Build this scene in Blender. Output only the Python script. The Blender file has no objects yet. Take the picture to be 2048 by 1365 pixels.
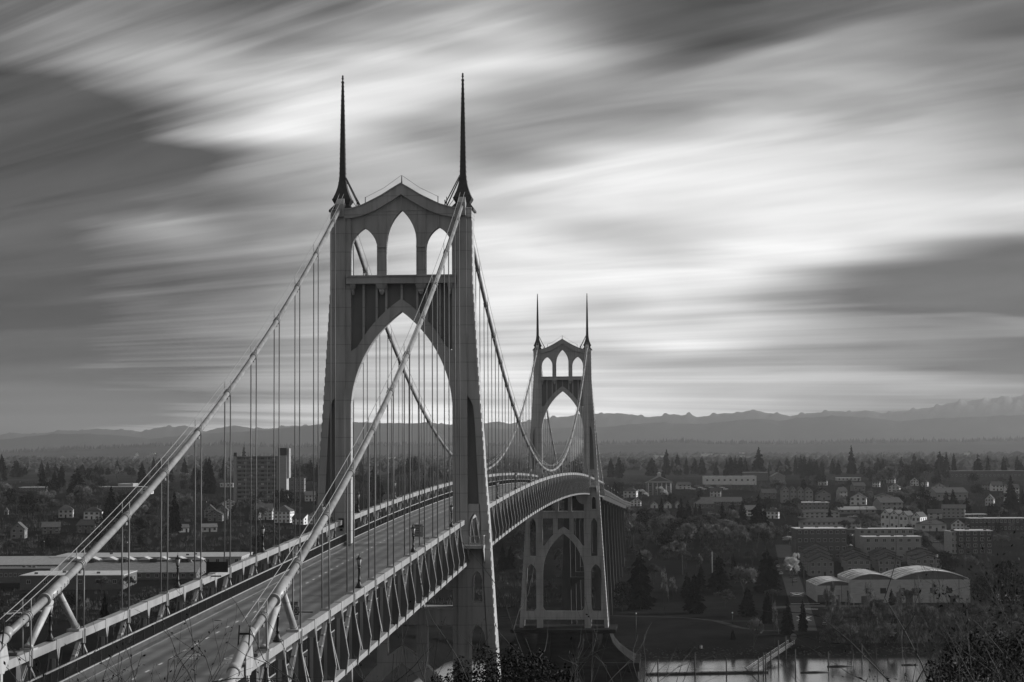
import bpy, math, random
from mathutils import Vector, Matrix
random.seed(7)
R = math.radians
C = bpy.context.scene.collection
sc = bpy.context.scene
F_PX = 3969.6
CAM = Vector((34.065, -248.459, 74.0))
YAW, PITCH, ROLL = 0.080492, 0.053191, -0.0045917
# ---------------------------------------------------------------- camera
fwv = Vector((-math.sin(YAW)*math.cos(PITCH), math.cos(YAW)*math.cos(PITCH), math.sin(PITCH)))
rtv = Vector((math.cos(YAW), math.sin(YAW), 0))
upv = rtv.cross(fwv)
cr_, sr_ = math.cos(ROLL), math.sin(ROLL)
rt2 = rtv*cr_ + upv*sr_
up2 = upv*cr_ - rtv*sr_
cam_d = bpy.data.cameras.new('camera'); cam = bpy.data.objects.new('camera', cam_d); C.objects.link(cam)
mt = Matrix(((rt2.x, up2.x, -fwv.x, CAM.x), (rt2.y, up2.y, -fwv.y, CAM.y), (rt2.z, up2.z, -fwv.z, CAM.z), (0, 0, 0, 1)))
cam.matrix_world = mt
cam_d.sensor_width = 36; cam_d.lens = F_PX/2048*36
cam_d.clip_start = 0.5; cam_d.clip_end = 90000
sc.camera = cam
# ---------------------------------------------------------------- colour management
sc.view_settings.view_transform = 'Standard'; sc.view_settings.look = 'None'
sc.view_settings.exposure = 0.3; sc.view_settings.gamma = 1
try: sc.view_settings.use_curve_mapping = False
except Exception: pass
sc.cycles.volume_bounces = 1
sc.cycles.max_bounces = 6
sc.cycles.transparent_max_bounces = 16
# ---------------------------------------------------------------- sun
SUN_DIR = Vector((0.93, 0.24, 0.30)).normalized()       # towards the sun: right of the bridge, a little beyond it
sd = bpy.data.lights.new('sun', 'SUN'); so = bpy.data.objects.new('sun', sd); C.objects.link(so)
sd.energy = 3.6; sd.angle = R(10); sd.color = (1, 1, 1)
so.rotation_euler = SUN_DIR.to_track_quat('Z', 'Y').to_euler()
so.location = (200, 0, 300)
# ---------------------------------------------------------------- sky
world = bpy.data.worlds.new('World'); sc.world = world; world.use_nodes = True
def s2l(s):
    s = s/255.0
    return s/12.92 if s <= 0.04045 else ((s+0.055)/1.055)**2.4
def build_sky():
    nt = world.node_tree; N = nt.nodes; L = nt.links; N.clear()
    def math_(op, a, b=None, c=None, clamp=False):
        n = N.new('ShaderNodeMath'); n.operation = op; n.use_clamp = clamp
        for i, v in enumerate((a, b, c)):
            if v is None: continue
            if isinstance(v, (int, float)): n.inputs[i].default_value = v
            else: L.new(v, n.inputs[i])
        return n.outputs[0]
    tc = N.new('ShaderNodeTexCoord')
    def dot(vec):
        n = N.new('ShaderNodeVectorMath'); n.operation = 'DOT_PRODUCT'
        L.new(tc.outputs['Generated'], n.inputs[0]); n.inputs[1].default_value = vec
        return n.outputs['Value']
    f_raw = dot((-math.sin(YAW), math.cos(YAW), 0)); r = dot((math.cos(YAW), math.sin(YAW), 0)); z = dot((0, 0, 1))
    f = math_('MAXIMUM', f_raw, 0.12)
    px = math_('DIVIDE', r, f); pz = math_('DIVIDE', z, f)
    # streaks fan out from one far point low on the left, where the drifting clouds come from
    ax = math_('ADD', px, 0.686); az = math_('SUBTRACT', pz, 0.034)
    n_ = math_('ARCTAN2', az, ax); t = math_('SQRT', math_('ADD', math_('MULTIPLY', ax, ax), math_('MULTIPLY', az, az)))
    def streak(ts, ns, det, w, dist=0.0):
        cb = N.new('ShaderNodeCombineXYZ'); L.new(math_('MULTIPLY', t, ts), cb.inputs[0]); L.new(math_('MULTIPLY', n_, ns), cb.inputs[1]); cb.inputs[2].default_value = w
        nn = N.new('ShaderNodeTexNoise'); nn.inputs['Scale'].default_value = 1.0; nn.inputs['Detail'].default_value = det
        nn.inputs['Roughness'].default_value = 0.5; nn.inputs['Distortion'].default_value = dist
        L.new(cb.outputs[0], nn.inputs['Vector']); return math_('SUBTRACT', nn.outputs[0], 0.5)
    sa = streak(3.0, 14.0, 2, 3.1, 0.4); sb = streak(4.5, 30.0, 4, 7.7, 0.9); sc_ = streak(7.0, 130.0, 2, 12.4)
    sd2 = streak(3.0, 190.0, 3, 5.5, 0.2)
    # lookup coordinates in units of the table below, warped by the streaks
    uu = math_('ADD', math_('MULTIPLY', px, F_PX/2048), 0.5)
    vv = math_('SUBTRACT', 894, math_('MULTIPLY', pz, F_PX))
    uu = math_('ADD', uu, math_('ADD', math_('MULTIPLY', sa, 0.11), math_('MULTIPLY', sb, 0.04)))
    vv = math_('ADD', vv, math_('ADD', math_('MULTIPLY', sa, 60), math_('MULTIPLY', sb, 45)))
    # sheared so the bands rise to the right overhead and flatten at the horizon
    rows = [
     (-160, (90, 95, 100, 100, 110, 130, 130, 115, 95, 95, 95, 95, 90)),
     (0,   (118, 120, 118, 98, 105, 150, 162, 118, 90, 100, 110, 115, 105)),
     (60,  (112, 140, 135, 122, 150, 182, 205, 130, 86, 104, 138, 120, 92)),
     (110, (106, 152, 170, 168, 202, 232, 222, 165, 112, 140, 152, 124, 114)),
     (160, (56, 100, 165, 205, 228, 222, 176, 162, 148, 155, 166, 150, 130)),
     (210, (36, 54, 125, 208, 232, 198, 156, 148, 160, 178, 160, 166, 140)),
     (260, (30, 40, 140, 225, 214, 154, 156, 164, 180, 200, 186, 180, 150)),
     (310, (24, 25, 50, 125, 176, 182, 144, 204, 220, 220, 208, 190, 160)),
     (360, (28, 32, 62, 130, 170, 182, 208, 232, 236, 230, 218, 200, 192)),
     (410, (52, 72, 100, 120, 164, 192, 214, 226, 226, 226, 222, 216, 214)),
     (460, (66, 100, 150, 124, 158, 204, 220, 186, 204, 228, 222, 216, 180)),
     (510, (54, 90, 118, 136, 170, 214, 232, 220, 196, 230, 218, 145, 86)),
     (560, (58, 98, 110, 138, 176, 220, 232, 232, 230, 212, 124, 76, 66)),
     (610, (64, 102, 124, 150, 188, 218, 224, 198, 205, 160, 104, 72, 64)),
     (650, (68, 104, 124, 150, 186, 202, 220, 220, 206, 204, 155, 130, 144)),
     (690, (72, 110, 124, 150, 180, 202, 214, 206, 232, 178, 136, 120, 104)),
     (730, (84, 120, 130, 162, 188, 204, 220, 200, 178, 162, 148, 120, 104)),
     (770, (82, 114, 136, 162, 182, 208, 220, 208, 190, 186, 176, 172, 150)),
     (820, (78, 98, 140, 166, 188, 210, 216, 212, 196, 175, 158, 148, 138)),
     (875, (100, 115, 150, 176, 192, 210, 222, 216, 202, 180, 150, 140, 135)),
    ]
    outs = []
    for v0, vals in rows:
        cr = N.new('ShaderNodeValToRGB'); cr.color_ramp.interpolation = 'CARDINAL'
        el = cr.color_ramp.elements
        while len(el) < len(vals): el.new(0.5)
        for i, g in enumerate(vals):
            el[i].position = i/(len(vals)-1); q = g/255.0
            el[i].color = (q, q, q, 1)
        L.new(uu, cr.inputs[0]); outs.append((v0, cr.outputs[0]))
    cur = outs[0][1]
    for i in range(1, len(outs)):
        mr = N.new('ShaderNodeMapRange'); mr.interpolation_type = 'SMOOTHSTEP'
        L.new(vv, mr.inputs['Value']); mr.inputs['From Min'].default_value = outs[i-1][0]; mr.inputs['From Max'].default_value = outs[i][0]
        mx_ = N.new('ShaderNodeMix'); mx_.data_type = 'RGBA'
        L.new(mr.outputs['Result'], mx_.inputs['Factor']); L.new(cur, mx_.inputs['A']); L.new(outs[i][1], mx_.inputs['B'])
        cur = mx_.outputs['Result']
    sep = N.new('ShaderNodeSeparateColor'); L.new(cur, sep.inputs[0])
    g = sep.outputs[0]
    g = math_('ADD', g, math_('ADD', math_('ADD', math_('MULTIPLY', sb, 0.34), math_('MULTIPLY', sa, 0.10)), math_('MULTIPLY', sc_, 0.10)))
    lowk = N.new('ShaderNodeMapRange'); L.new(pz, lowk.inputs['Value']); lowk.inputs['From Min'].default_value = 0.02; lowk.inputs['From Max'].default_value = 0.12; lowk.inputs['To Min'].default_value = 0.42; lowk.inputs['To Max'].default_value = 0.0
    g = math_('ADD', g, math_('MULTIPLY', sd2, lowk.outputs['Result']))
    g = math_('MAXIMUM', g, 0.03)
    g = math_('MULTIPLY', math_('POWER', math_('MINIMUM', g, 0.97), 2.3), 0.84)
    g = math_('MINIMUM', g, 1.0)
    # the low sky is a little stronger and more contrasty, as it is seen through kilometres of haze
    tr_ = math_('EXPONENT', math_('DIVIDE', -0.0163, math_('MAXIMUM', pz, 0.026)))
    hazeL = 0.33
    g = math_('MAXIMUM', math_('DIVIDE', math_('SUBTRACT', g, math_('MULTIPLY', math_('SUBTRACT', 1.0, tr_), hazeL)), tr_), math_('ADD', 0.012, math_('MULTIPLY', math_('MAXIMUM', math_('ADD', math_('ADD', sb, sa), 0.22), 0.0), 0.13)))
    # the part of the sky behind the viewer: dull even overcast
    mr = N.new('ShaderNodeMapRange'); L.new(f_raw, mr.inputs['Value']); mr.inputs['From Min'].default_value = 0.35; mr.inputs['From Max'].default_value = 0.85
    mixb = N.new('ShaderNodeMix'); mixb.data_type = 'FLOAT'
    L.new(mr.outputs['Result'], mixb.inputs[0]); mixb.inputs[2].default_value = 0.16; L.new(g, mixb.inputs[3])
    bg = N.new('ShaderNodeBackground'); L.new(mixb.outputs[0], bg.inputs['Color']); bg.inputs['Strength'].default_value = 1.0
    # a physical sky, drained of colour, at low strength
    sk = N.new('ShaderNodeTexSky'); sk.sky_type = 'NISHITA'; sk.sun_disc = False
    sk.sun_elevation = math.asin(SUN_DIR.z); sk.sun_rotation = math.atan2(SUN_DIR.x, SUN_DIR.y)
    bw = N.new('ShaderNodeRGBToBW'); L.new(sk.outputs[0], bw.inputs[0])
    bg2 = N.new('ShaderNodeBackground'); L.new(bw.outputs[0], bg2.inputs['Color']); bg2.inputs['Strength'].default_value = 0.006
    ad = N.new('ShaderNodeAddShader'); L.new(bg.outputs[0], ad.inputs[0]); L.new(bg2.outputs[0], ad.inputs[1])
    out = N.new('ShaderNodeOutputWorld'); L.new(ad.outputs[0], out.inputs['Surface'])
build_sky()

# ---------------------------------------------------------------- materials
MATS = {}
def mat(name, a, rough=0.7, var=0.25, scale=1.0, stretch=(1, 1, 1), bump=0.0, metallic=0.0, spec=0.5, detail=5, var2=0.0, scale2=0.1, trans=0.0):
    if name in MATS: return MATS[name]
    m = bpy.data.materials.new(name); m.use_nodes = True; nt = m.node_tree; N = nt.nodes; L = nt.links
    b = N['Principled BSDF']; b.inputs['Roughness'].default_value = rough; b.inputs['Metallic'].default_value = metallic
    b.inputs['Specular IOR Level'].default_value = spec
    if trans: b.inputs['Transmission Weight'].default_value = trans
    tc = N.new('ShaderNodeTexCoord'); mp = N.new('ShaderNodeMapping'); mp.inputs['Scale'].default_value = stretch
    L.new(tc.outputs['Object'], mp.inputs['Vector'])
    n = N.new('ShaderNodeTexNoise'); n.inputs['Scale'].default_value = scale; n.inputs['Detail'].default_value = detail; n.inputs['Roughness'].default_value = 0.62
    L.new(mp.outputs[0], n.inputs['Vector'])
    mr = N.new('ShaderNodeMapRange'); mr.inputs['From Min'].default_value = 0.3; mr.inputs['From Max'].default_value = 0.7
    mr.inputs['To Min'].default_value = a*(1-var); mr.inputs['To Max'].default_value = a*(1+var)
    L.new(n.outputs[0], mr.inputs['Value']); col = mr.outputs['Result']
    if var2:
        n2 = N.new('ShaderNodeTexNoise'); n2.inputs['Scale'].default_value = scale2; n2.inputs['Detail'].default_value = 3
        L.new(tc.outputs['Object'], n2.inputs['Vector'])
        mr2 = N.new('ShaderNodeMapRange'); mr2.inputs['From Min'].default_value = 0.35; mr2.inputs['From Max'].default_value = 0.65
        mr2.inputs['To Min'].default_value = 1-var2; mr2.inputs['To Max'].default_value = 1+var2
        L.new(n2.outputs[0], mr2.inputs['Value'])
        mm = N.new('ShaderNodeMath'); mm.operation = 'MULTIPLY'; L.new(col, mm.inputs[0]); L.new(mr2.outputs['Result'], mm.inputs[1]); col = mm.outputs[0]
    L.new(col, b.inputs['Base Color'])
    if bump:
        bp = N.new('ShaderNodeBump'); bp.inputs['Strength'].default_value = bump; bp.inputs['Distance'].default_value = 0.1
        L.new(n.outputs[0], bp.inputs['Height']); L.new(bp.outputs[0], b.inputs['Normal'])
    MATS[name] = m; return m
STEEL = mat('painted steel', 0.42, 0.5, 0.14, 0.6, (1, 1, 0.25), 0.05, var2=0.10, scale2=0.15)
STEEL_D = mat('dark steel with painted shade', 0.13, 0.6, 0.3, 0.6, (1, 1, 0.3))  # dark steel tone; on the outriggers it paints in the shade between plates
STEEL_L = mat('painted truss steel', 0.34, 0.42, 0.15, 1.2, (1, 1, 0.4), 0.05)
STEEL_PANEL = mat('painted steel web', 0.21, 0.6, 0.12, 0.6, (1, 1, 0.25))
CABLE = mat('cable wrapping', 0.25, 0.45, 0.22, 1.6, (1, 0.5, 1), 0.06, var2=0.15, scale2=0.4)
ROPE = mat('wire rope', 0.14, 0.55, 0.1, 2)
SPIRE = mat('dark spire metal', 0.045, 0.5, 0.35, 2.5, (1, 1, 0.6), 0.1)
CHAR = mat('black cast iron', 0.012, 0.45, 0.2, 3)
LAMPG = mat('frosted lamp glass', 0.55, 0.25, 0.1, 4)
ASPH = mat('asphalt deck', 0.165, 0.40, 0.30, 0.9, (1, 0.02, 1), 0.03, var2=0.22, scale2=0.35)
PAINT = mat('road paint', 0.8, 0.5, 0.25, 3)
PAINT_Y = mat('faded yellow road paint', 0.24, 0.5, 0.25, 3)
CONC = mat('concrete', 0.13, 0.85, 0.25, 0.5, (1, 1, 0.35), 0.1, var2=0.2, scale2=0.1)
CONC_V = mat('old viaduct concrete', 0.035, 0.9, 0.3, 0.4, (1, 1, 0.3), var2=0.2)
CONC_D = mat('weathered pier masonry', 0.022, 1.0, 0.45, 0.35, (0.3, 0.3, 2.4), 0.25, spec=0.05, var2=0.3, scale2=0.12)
WATER = mat('river water', 0.02, 0.16, 0.1, 0.04, (1, 1, 1), 0.02, spec=0.6)
GRASS = mat('short lawn', 0.015, 1.0, 0.35, 0.08, (1, 1, 1), var2=0.35, scale2=0.013, spec=0.0)
GRAVEL = mat('path gravel', 0.045, 0.95, 0.3, 0.3, spec=0.0)
STREET = mat('street asphalt', 0.035, 0.9, 0.25, 0.3, spec=0.1)
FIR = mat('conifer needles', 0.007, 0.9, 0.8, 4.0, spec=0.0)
BROAD = mat('evergreen leaves', 0.013, 0.8, 0.8, 4.0, spec=0.0)
TWIG = mat('grey bare twigs', 0.21, 0.9, 0.6, 3.0, spec=0.0)
TWIG_D = mat('dark bare twigs', 0.10, 0.9, 0.6, 3.0, spec=0.0)
BLOSS = mat('white blossom', 0.7, 0.9, 0.4, 1.0, spec=0.1)
BARK = mat('bark', 0.035, 0.95, 0.3, 2)
WOOD = mat('weathered dock timber', 0.10, 0.9, 0.3, 2, (1, 6, 1))
PILE = mat('wet piling', 0.02, 0.7, 0.3, 2)
GLASS = mat('dark window glass', 0.03, 0.12, 0.1, 1)
TRIM = mat('white trim', 0.55, 0.6, 0.1, 1)
def seams(m, pitch, w_):
    nt = m.node_tree; N = nt.nodes; L = nt.links; b = N['Principled BSDF']; src = b.inputs['Base Color'].links[0].from_socket
    g = N.new('ShaderNodeNewGeometry'); sp = N.new('ShaderNodeSeparateXYZ'); L.new(g.outputs['Position'], sp.inputs[0])
    def mm(op, x, y):
        n = N.new('ShaderNodeMath'); n.operation = op
        for i, v in enumerate((x, y)):
            if v is None: continue
            if isinstance(v, (int, float)): n.inputs[i].default_value = v
            else: L.new(v, n.inputs[i])
        return n.outputs[0]
    f = mm('FRACT', mm('DIVIDE', sp.outputs[2], pitch), None); k = mm('LESS_THAN', f, w_/pitch)
    n2 = N.new('ShaderNodeTexNoise'); n2.inputs['Scale'].default_value = 0.9; n2.inputs['Detail'].default_value = 6
    mp = N.new('ShaderNodeMapping'); mp.inputs['Scale'].default_value = (2.2, 2.2, 0.12); L.new(g.outputs['Position'], mp.inputs['Vector']); L.new(mp.outputs[0], n2.inputs['Vector'])
    st = N.new('ShaderNodeMapRange'); L.new(n2.outputs[0], st.inputs['Value']); st.inputs['From Min'].default_value = 0.52; st.inputs['From Max'].default_value = 0.72; st.inputs['To Min'].default_value = 1.0; st.inputs['To Max'].default_value = 0.72
    out = mm('MULTIPLY', mm('MULTIPLY', src, mm('SUBTRACT', 1.0, mm('MULTIPLY', k, 0.3))), st.outputs['Result'])
    L.new(out, b.inputs['Base Color'])
def tracks(m):
    nt = m.node_tree; N = nt.nodes; L = nt.links; b = N['Principled BSDF']; src = b.inputs['Base Color'].links[0].from_socket
    g = N.new('ShaderNodeNewGeometry'); sp = N.new('ShaderNodeSeparateXYZ'); L.new(g.outputs['Position'], sp.inputs[0])
    a = N.new('ShaderNodeMath'); a.operation = 'MULTIPLY'; L.new(sp.outputs[0], a.inputs[0]); a.inputs[1].default_value = 2*math.pi/1.55
    c = N.new('ShaderNodeMath'); c.operation = 'COSINE'; L.new(a.outputs[0], c.inputs[0])
    r = N.new('ShaderNodeMapRange'); L.new(c.outputs[0], r.inputs['Value']); r.inputs['From Min'].default_value = -1; r.inputs['From Max'].default_value = 1; r.inputs['To Min'].default_value = 0.62; r.inputs['To Max'].default_value = 1.25
    k = N.new('ShaderNodeMath'); k.operation = 'MULTIPLY'; L.new(src, k.inputs[0]); L.new(r.outputs['Result'], k.inputs[1]); L.new(k.outputs[0], b.inputs['Base Color'])
tracks(ASPH); seams(STEEL, 2.35, 0.11); seams(CABLE, 400.0, 0.0)
def wallm(a): return mat('siding %.2f' % a, a, 0.85, 0.18, 0.3, (1, 1, 5))
def roofm(a): return mat('roofing %.2f' % a, a, 0.8, 0.25, 0.6, (1, 1, 1))

# ---------------------------------------------------------------- mesh builder
class MB:
    def __init__(s): s.v = []; s.f = []; s.sm = []
    def add(s, vs, fs, smooth=False):
        o = len(s.v); s.v += [tuple(p) for p in vs]; s.f += [tuple(i+o for i in f) for f in fs]; s.sm += [smooth]*len(fs)
    def box(s, x0, x1, y0, y1, z0, z1):
        s.add([(x, y, z) for z in (z0, z1) for y in (y0, y1) for x in (x0, x1)],
              [(0, 2, 3, 1), (4, 5, 7, 6), (0, 1, 5, 4), (2, 6, 7, 3), (0, 4, 6, 2), (1, 3, 7, 5)])
    def bar(s, a, b, wx, wz, up=(0, 0, 1)):          # rectangular bar a->b, wx across, wz along 'up'
        a = Vector(a); b = Vector(b); d = (b-a).normalized(); u = Vector(up)
        sd_ = d.cross(u)
        if sd_.length < 1e-4: sd_ = d.cross(Vector((1, 0, 0)))
        sd_.normalize(); u = sd_.cross(d)
        vs = []
        for p in (a, b):
            for i, j in ((-1, -1), (1, -1), (1, 1), (-1, 1)): vs.append(p+sd_*(i*wx/2)+u*(j*wz/2))
        s.add(vs, [(0, 1, 2, 3), (7, 6, 5, 4), (0, 4, 5, 1), (1, 5, 6, 2), (2, 6, 7, 3), (3, 7, 4, 0)])
    def tube(s, pts, r, n=8, cap=True, smooth=True):
        pts = [Vector(p) for p in pts]; rr = r if isinstance(r, (list, tuple)) else [r]*len(pts)
        vs = []; fs = []
        for i, p in enumerate(pts):
            d = (pts[min(i+1, len(pts)-1)]-pts[max(i-1, 0)]).normalized()
            a = d.cross(Vector((0, 0, 1)))
            if a.length < 1e-3: a = d.cross(Vector((0, 1, 0)))
            a.normalize(); b = a.cross(d)
            for k in range(n):
                t = 2*math.pi*k/n; vs.append(p+a*(math.cos(t)*rr[i])+b*(math.sin(t)*rr[i]))
        for i in range(len(pts)-1):
            for k in range(n):
                k2 = (k+1) % n; fs.append((i*n+k, i*n+k2, (i+1)*n+k2, (i+1)*n+k))
        s.add(vs, fs, smooth)
        if cap and n > 2:
            o = len(s.v)-len(vs); s.f.append(tuple(o+k for k in range(n))[::-1]); s.f.append(tuple(o+(len(pts)-1)*n+k for k in range(n))); s.sm += [False, False]
    def lathe(s, c, prof, n=10, smooth=True, sx=1, sy=1, rot=0):
        c = Vector(c); vs = []; fs = []
        for z, r in prof:
            for k in range(n):
                t = 2*math.pi*k/n+rot; vs.append((c.x+math.cos(t)*r*sx, c.y+math.sin(t)*r*sy, c.z+z))
        for i in range(len(prof)-1):
            for k in range(n):
                k2 = (k+1) % n; fs.append((i*n+k, i*n+k2, (i+1)*n+k2, (i+1)*n+k))
        fs.append(tuple(range(n))[::-1]); fs.append(tuple((len(prof)-1)*n+k for k in range(n)))
        s.add(vs, fs, smooth)
    def loft(s, secs):                                # secs: (z, x0, x1, y0, y1)
        vs = []; fs = []
        for z, x0, x1, y0, y1 in secs: vs += [(x0, y0, z), (x1, y0, z), (x1, y1, z), (x0, y1, z)]
        for i in range(len(secs)-1):
            for k in range(4):
                k2 = (k+1) % 4; fs.append((i*4+k, i*4+k2, i*4+4+k2, i*4+4+k))
        fs.append((3, 2, 1, 0)); m_ = (len(secs)-1)*4; fs.append((m_, m_+1, m_+2, m_+3))
        s.add(vs, fs)
    def between(s, samples, y0, y1):                  # samples: (x, zlow, zhigh); solid plate between two curves
        vs = []; fs = []
        for x, a, b in samples: vs += [(x, y0, a), (x, y0, b), (x, y1, b), (x, y1, a)]
        for i in range(len(samples)-1):
            for k in range(4):
                k2 = (k+1) % 4; fs.append((i*4+k, i*4+4+k, i*4+4+k2, i*4+k2))
        m_ = (len(samples)-1)*4; fs.append((0, 1, 2, 3)); fs.append((m_+3, m_+2, m_+1, m_))
        s.add(vs, fs)
    def prism(s, poly, ax, t0, t1):                   # polygon extruded along axis ax ('x','y','z')
        n = len(poly)
        def P(p, t): return {'x': (t, p[0], p[1]), 'y': (p[0], t, p[1]), 'z': (p[0], p[1], t)}[ax]
        s.add([P(p, t0) for p in poly]+[P(p, t1) for p in poly],
              [tuple(range(n))[::-1], tuple(range(n, 2*n))]+[(i, (i+1) % n, n+(i+1) % n, n+i) for i in range(n)])
    def build(s, name, m, parent=None, kind=None):
        me = bpy.data.meshes.new(name); me.from_pydata(s.v, [], s.f)
        me.polygons.foreach_set('use_smooth', s.sm); me.update()
        me.materials.append(m)
        o = bpy.data.objects.new(name, me); C.objects.link(o)
        if parent is not None: o.parent = parent
        if kind: o['kind'] = kind
        return o
def tag(o, label=None, cat=None, group=None, kind=None):
    if label: o['label'] = label
    if cat: o['category'] = cat
    if group: o['group'] = group
    if kind: o['kind'] = kind
    return o
def thing(name, label, cat, loc=(0, 0, 0), rz=0, group=None):
    o = bpy.data.objects.new(name, None); C.objects.link(o); o.location = loc; o.rotation_euler = (0, 0, rz)
    o.empty_display_size = 1
    return tag(o, label, cat, group)
def kids(o): return [c for c in o.children]
def copy_tree(o, parent=None):
    c = o.copy(); C.objects.link(c); c.parent = parent
    for ch in kids(o): copy_tree(ch, c)
    return c
def lerp(t, a, b): return a+(b-a)*t
def interp(tab, x):
    if x <= tab[0][0]: return tab[0][1]
    for (a, va), (b, vb) in zip(tab, tab[1:]):
        if x <= b: return va+(vb-va)*(x-a)/(b-a)
    return tab[-1][1]
#MARK_TERRAIN
# ---------------------------------------------------------------- terrain frame: depth D ahead of the viewpoint, S to the right
FH = Vector((-math.sin(YAW), math.cos(YAW), 0)); RH = Vector((math.cos(YAW), math.sin(YAW), 0))
HPROF = [(-80, 74), (0, 72.2), (8, 71.2), (20, 68.8), (60, 56), (120, 30), (165, 6), (185, -3.5), (200, -6), (690, -6), (712, -4), (722, -2.4), (735, 0.5), (760, 2.6), (850, 4.5), (1000, 8.5), (1100, 13),
         (1200, 18.5), (1350, 23.5), (1500, 27), (1900, 33.5), (2600, 37), (4000, 36), (5500, 34), (9000, 30), (15000, 30)]
def sr(a, b, c=0.0):   # cheap smooth pseudo noise
    return math.sin(a*1.7+c)*math.cos(b*1.3-c)+0.5*math.sin(a*3.1+b*2.3+c*2)
def bank(S):           # the far shore bends a little
    return 6*math.sin(S/55.0)+4*math.sin(S/23.0+1)-(0.10*(S-60) if S > 60 else 0)+(150*min(1, (-22-S)/25) if S < -22 else 0)
def hz(D, S):
    d2 = D+bank(S)*(1 if 520 < D < 760 else max(0, 1-(D-760)/140) if D >= 760 else 0)
    h = interp(HPROF, d2)
    if D > 900: h += min(1, (D-900)/500)*2.0*sr(D/260.0, S/160.0, 1.3)
    if D > 2600: h += min(1, (D-2600)/2500)*6*sr(D/900.0, S/700.0, 0.3)
    return h
def W(D, S, z): return CAM*1.0 + FH*D + RH*S - Vector((0, 0, CAM.z)) + Vector((0, 0, z))
# exact inverse of the camera for the horizontal frame
def ray(u, v):
    d = fwv + rt2*((u-1024)/F_PX) - up2*((v-682.5)/F_PX)
    return d
def at(u, v, D=None):
    """world point on the terrain (or at depth D) seen in direction (u, v)"""
    d = ray(u, v); k = d.dot(FH); d = d/k; S1 = d.dot(RH)
    if D is not None: return CAM + d*D, D
    prev = 700.0; D_ = 700.0
    while D_ < 14000:
        z = CAM.z+d.z*D_
        if z <= hz(D_, S1*D_): break
        D_ += 4 + D_*0.003
    lo, hi = D_-4-D_*0.004, D_
    for _ in range(18):
        m_ = (lo+hi)/2
        if CAM.z+d.z*m_ <= hz(m_, S1*m_): hi = m_
        else: lo = m_
    p = CAM + d*hi; p.z = hz(hi, S1*hi)
    return p, hi
def depth_of(p): q = p-CAM; return q.dot(FH)
def build_ground():
    m = MB(); Ds = []
    D = -80
    while D < 14500:
        Ds.append(D); D += 4 if D < 230 else (12 if D < 510 else (5 if D < 800 else (20 if D < 2500 else 120)))
    Ds.append(14500); nS = 90
    vs = []
    for D in Ds:
        half = 260+0.5*max(D, 0)
        for j in range(nS+1):
            t = j/nS*2-1; S = half*(0.55*t+0.45*t**3)
            vs.append(W(D, S, hz(D, S)))
    fs = [(i*(nS+1)+j, i*(nS+1)+j+1, (i+1)*(nS+1)+j+1, (i+1)*(nS+1)+j) for i in range(len(Ds)-1) for j in range(nS)]
    m.add(vs, fs, True)
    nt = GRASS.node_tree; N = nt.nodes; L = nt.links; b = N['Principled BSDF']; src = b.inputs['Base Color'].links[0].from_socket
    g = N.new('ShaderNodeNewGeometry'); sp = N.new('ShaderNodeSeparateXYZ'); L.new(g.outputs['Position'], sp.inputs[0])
    r_ = N.new('ShaderNodeMapRange'); L.new(sp.outputs[1], r_.inputs['Value']); r_.inputs['From Min'].default_value = 1900; r_.inputs['From Max'].default_value = 3600; r_.inputs['To Min'].default_value = 1.0; r_.inputs['To Max'].default_value = 6.0  # colour lightens with distance, painting haze brightness into the far plain
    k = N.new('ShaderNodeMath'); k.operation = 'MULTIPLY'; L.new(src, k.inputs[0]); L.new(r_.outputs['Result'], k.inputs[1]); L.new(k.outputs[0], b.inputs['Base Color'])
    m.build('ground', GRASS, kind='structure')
    w = MB(); a = [W(150, -1500, -2.6), W(150, 1500, -2.6), W(760, 1500, -2.6), W(760, -1500, -2.6)]
    w.add(a, [(0, 1, 2, 3)]); w.build('water', WATER, kind='structure')
build_ground()
def drape(name, pts, width, m, lift=0.06, kind='structure'):
    mb = MB(); vs = []; n = len(pts)
    fine = []
    for i in range(n-1):
        k = max(1, int((pts[i+1]-pts[i]).length/8))
        for j in range(k): fine.append(pts[i].lerp(pts[i+1], j/k))
    fine.append(pts[-1])
    for i, p in enumerate(fine):
        d = (fine[min(i+1, len(fine)-1)]-fine[max(i-1, 0)]); d.z = 0; d.normalize(); s_ = Vector((d.y, -d.x, 0))
        for q in (-0.5, 0, 0.5):
            w_ = p+s_*(q*width); e = w_-CAM; vs.append((w_.x, w_.y, hz(e.dot(FH), e.dot(RH))+lift))
    fs = [(i*3+k, i*3+k+1, i*3+3+k+1, i*3+3+k) for i in range(len(fine)-1) for k in (0, 1)]
    mb.add(vs, fs, True); return mb.build(name, m, kind=kind)
#MARK_MOUNT
# ---------------------------------------------------------------- far ridge, hills and mountains
RIDGE = [(-900, 900), (0, 906), (100, 903), (140, 899), (200, 898), (290, 894), (330, 892), (400, 894), (450, 889), (520, 894), (600, 895), (640, 893), (720, 891), (900, 891), (1000, 892), (1200, 889), (1290, 888), (1350, 884), (1420, 888), (1600, 888), (1700, 886), (1800, 885), (1900, 884), (2048, 881), (3000, 880)]
NEARM = [(-1500, 884), (0, 880), (60, 873), (110, 868), (180, 868), (250, 872), (300, 878), (400, 868), (520, 862), (590, 855), (640, 849), (700, 844), (750, 846), (810, 847), (860, 846), (900, 850), (1000, 858), (1060, 857), (1200, 855), (1290, 847), (1330, 845), (1360, 848), (1410, 848), (1480, 840), (1520, 838), (1560, 842), (1600, 836), (1680, 832), (1740, 836), (1800, 843), (1850, 838), (2048, 830), (3500, 820)]
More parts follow.
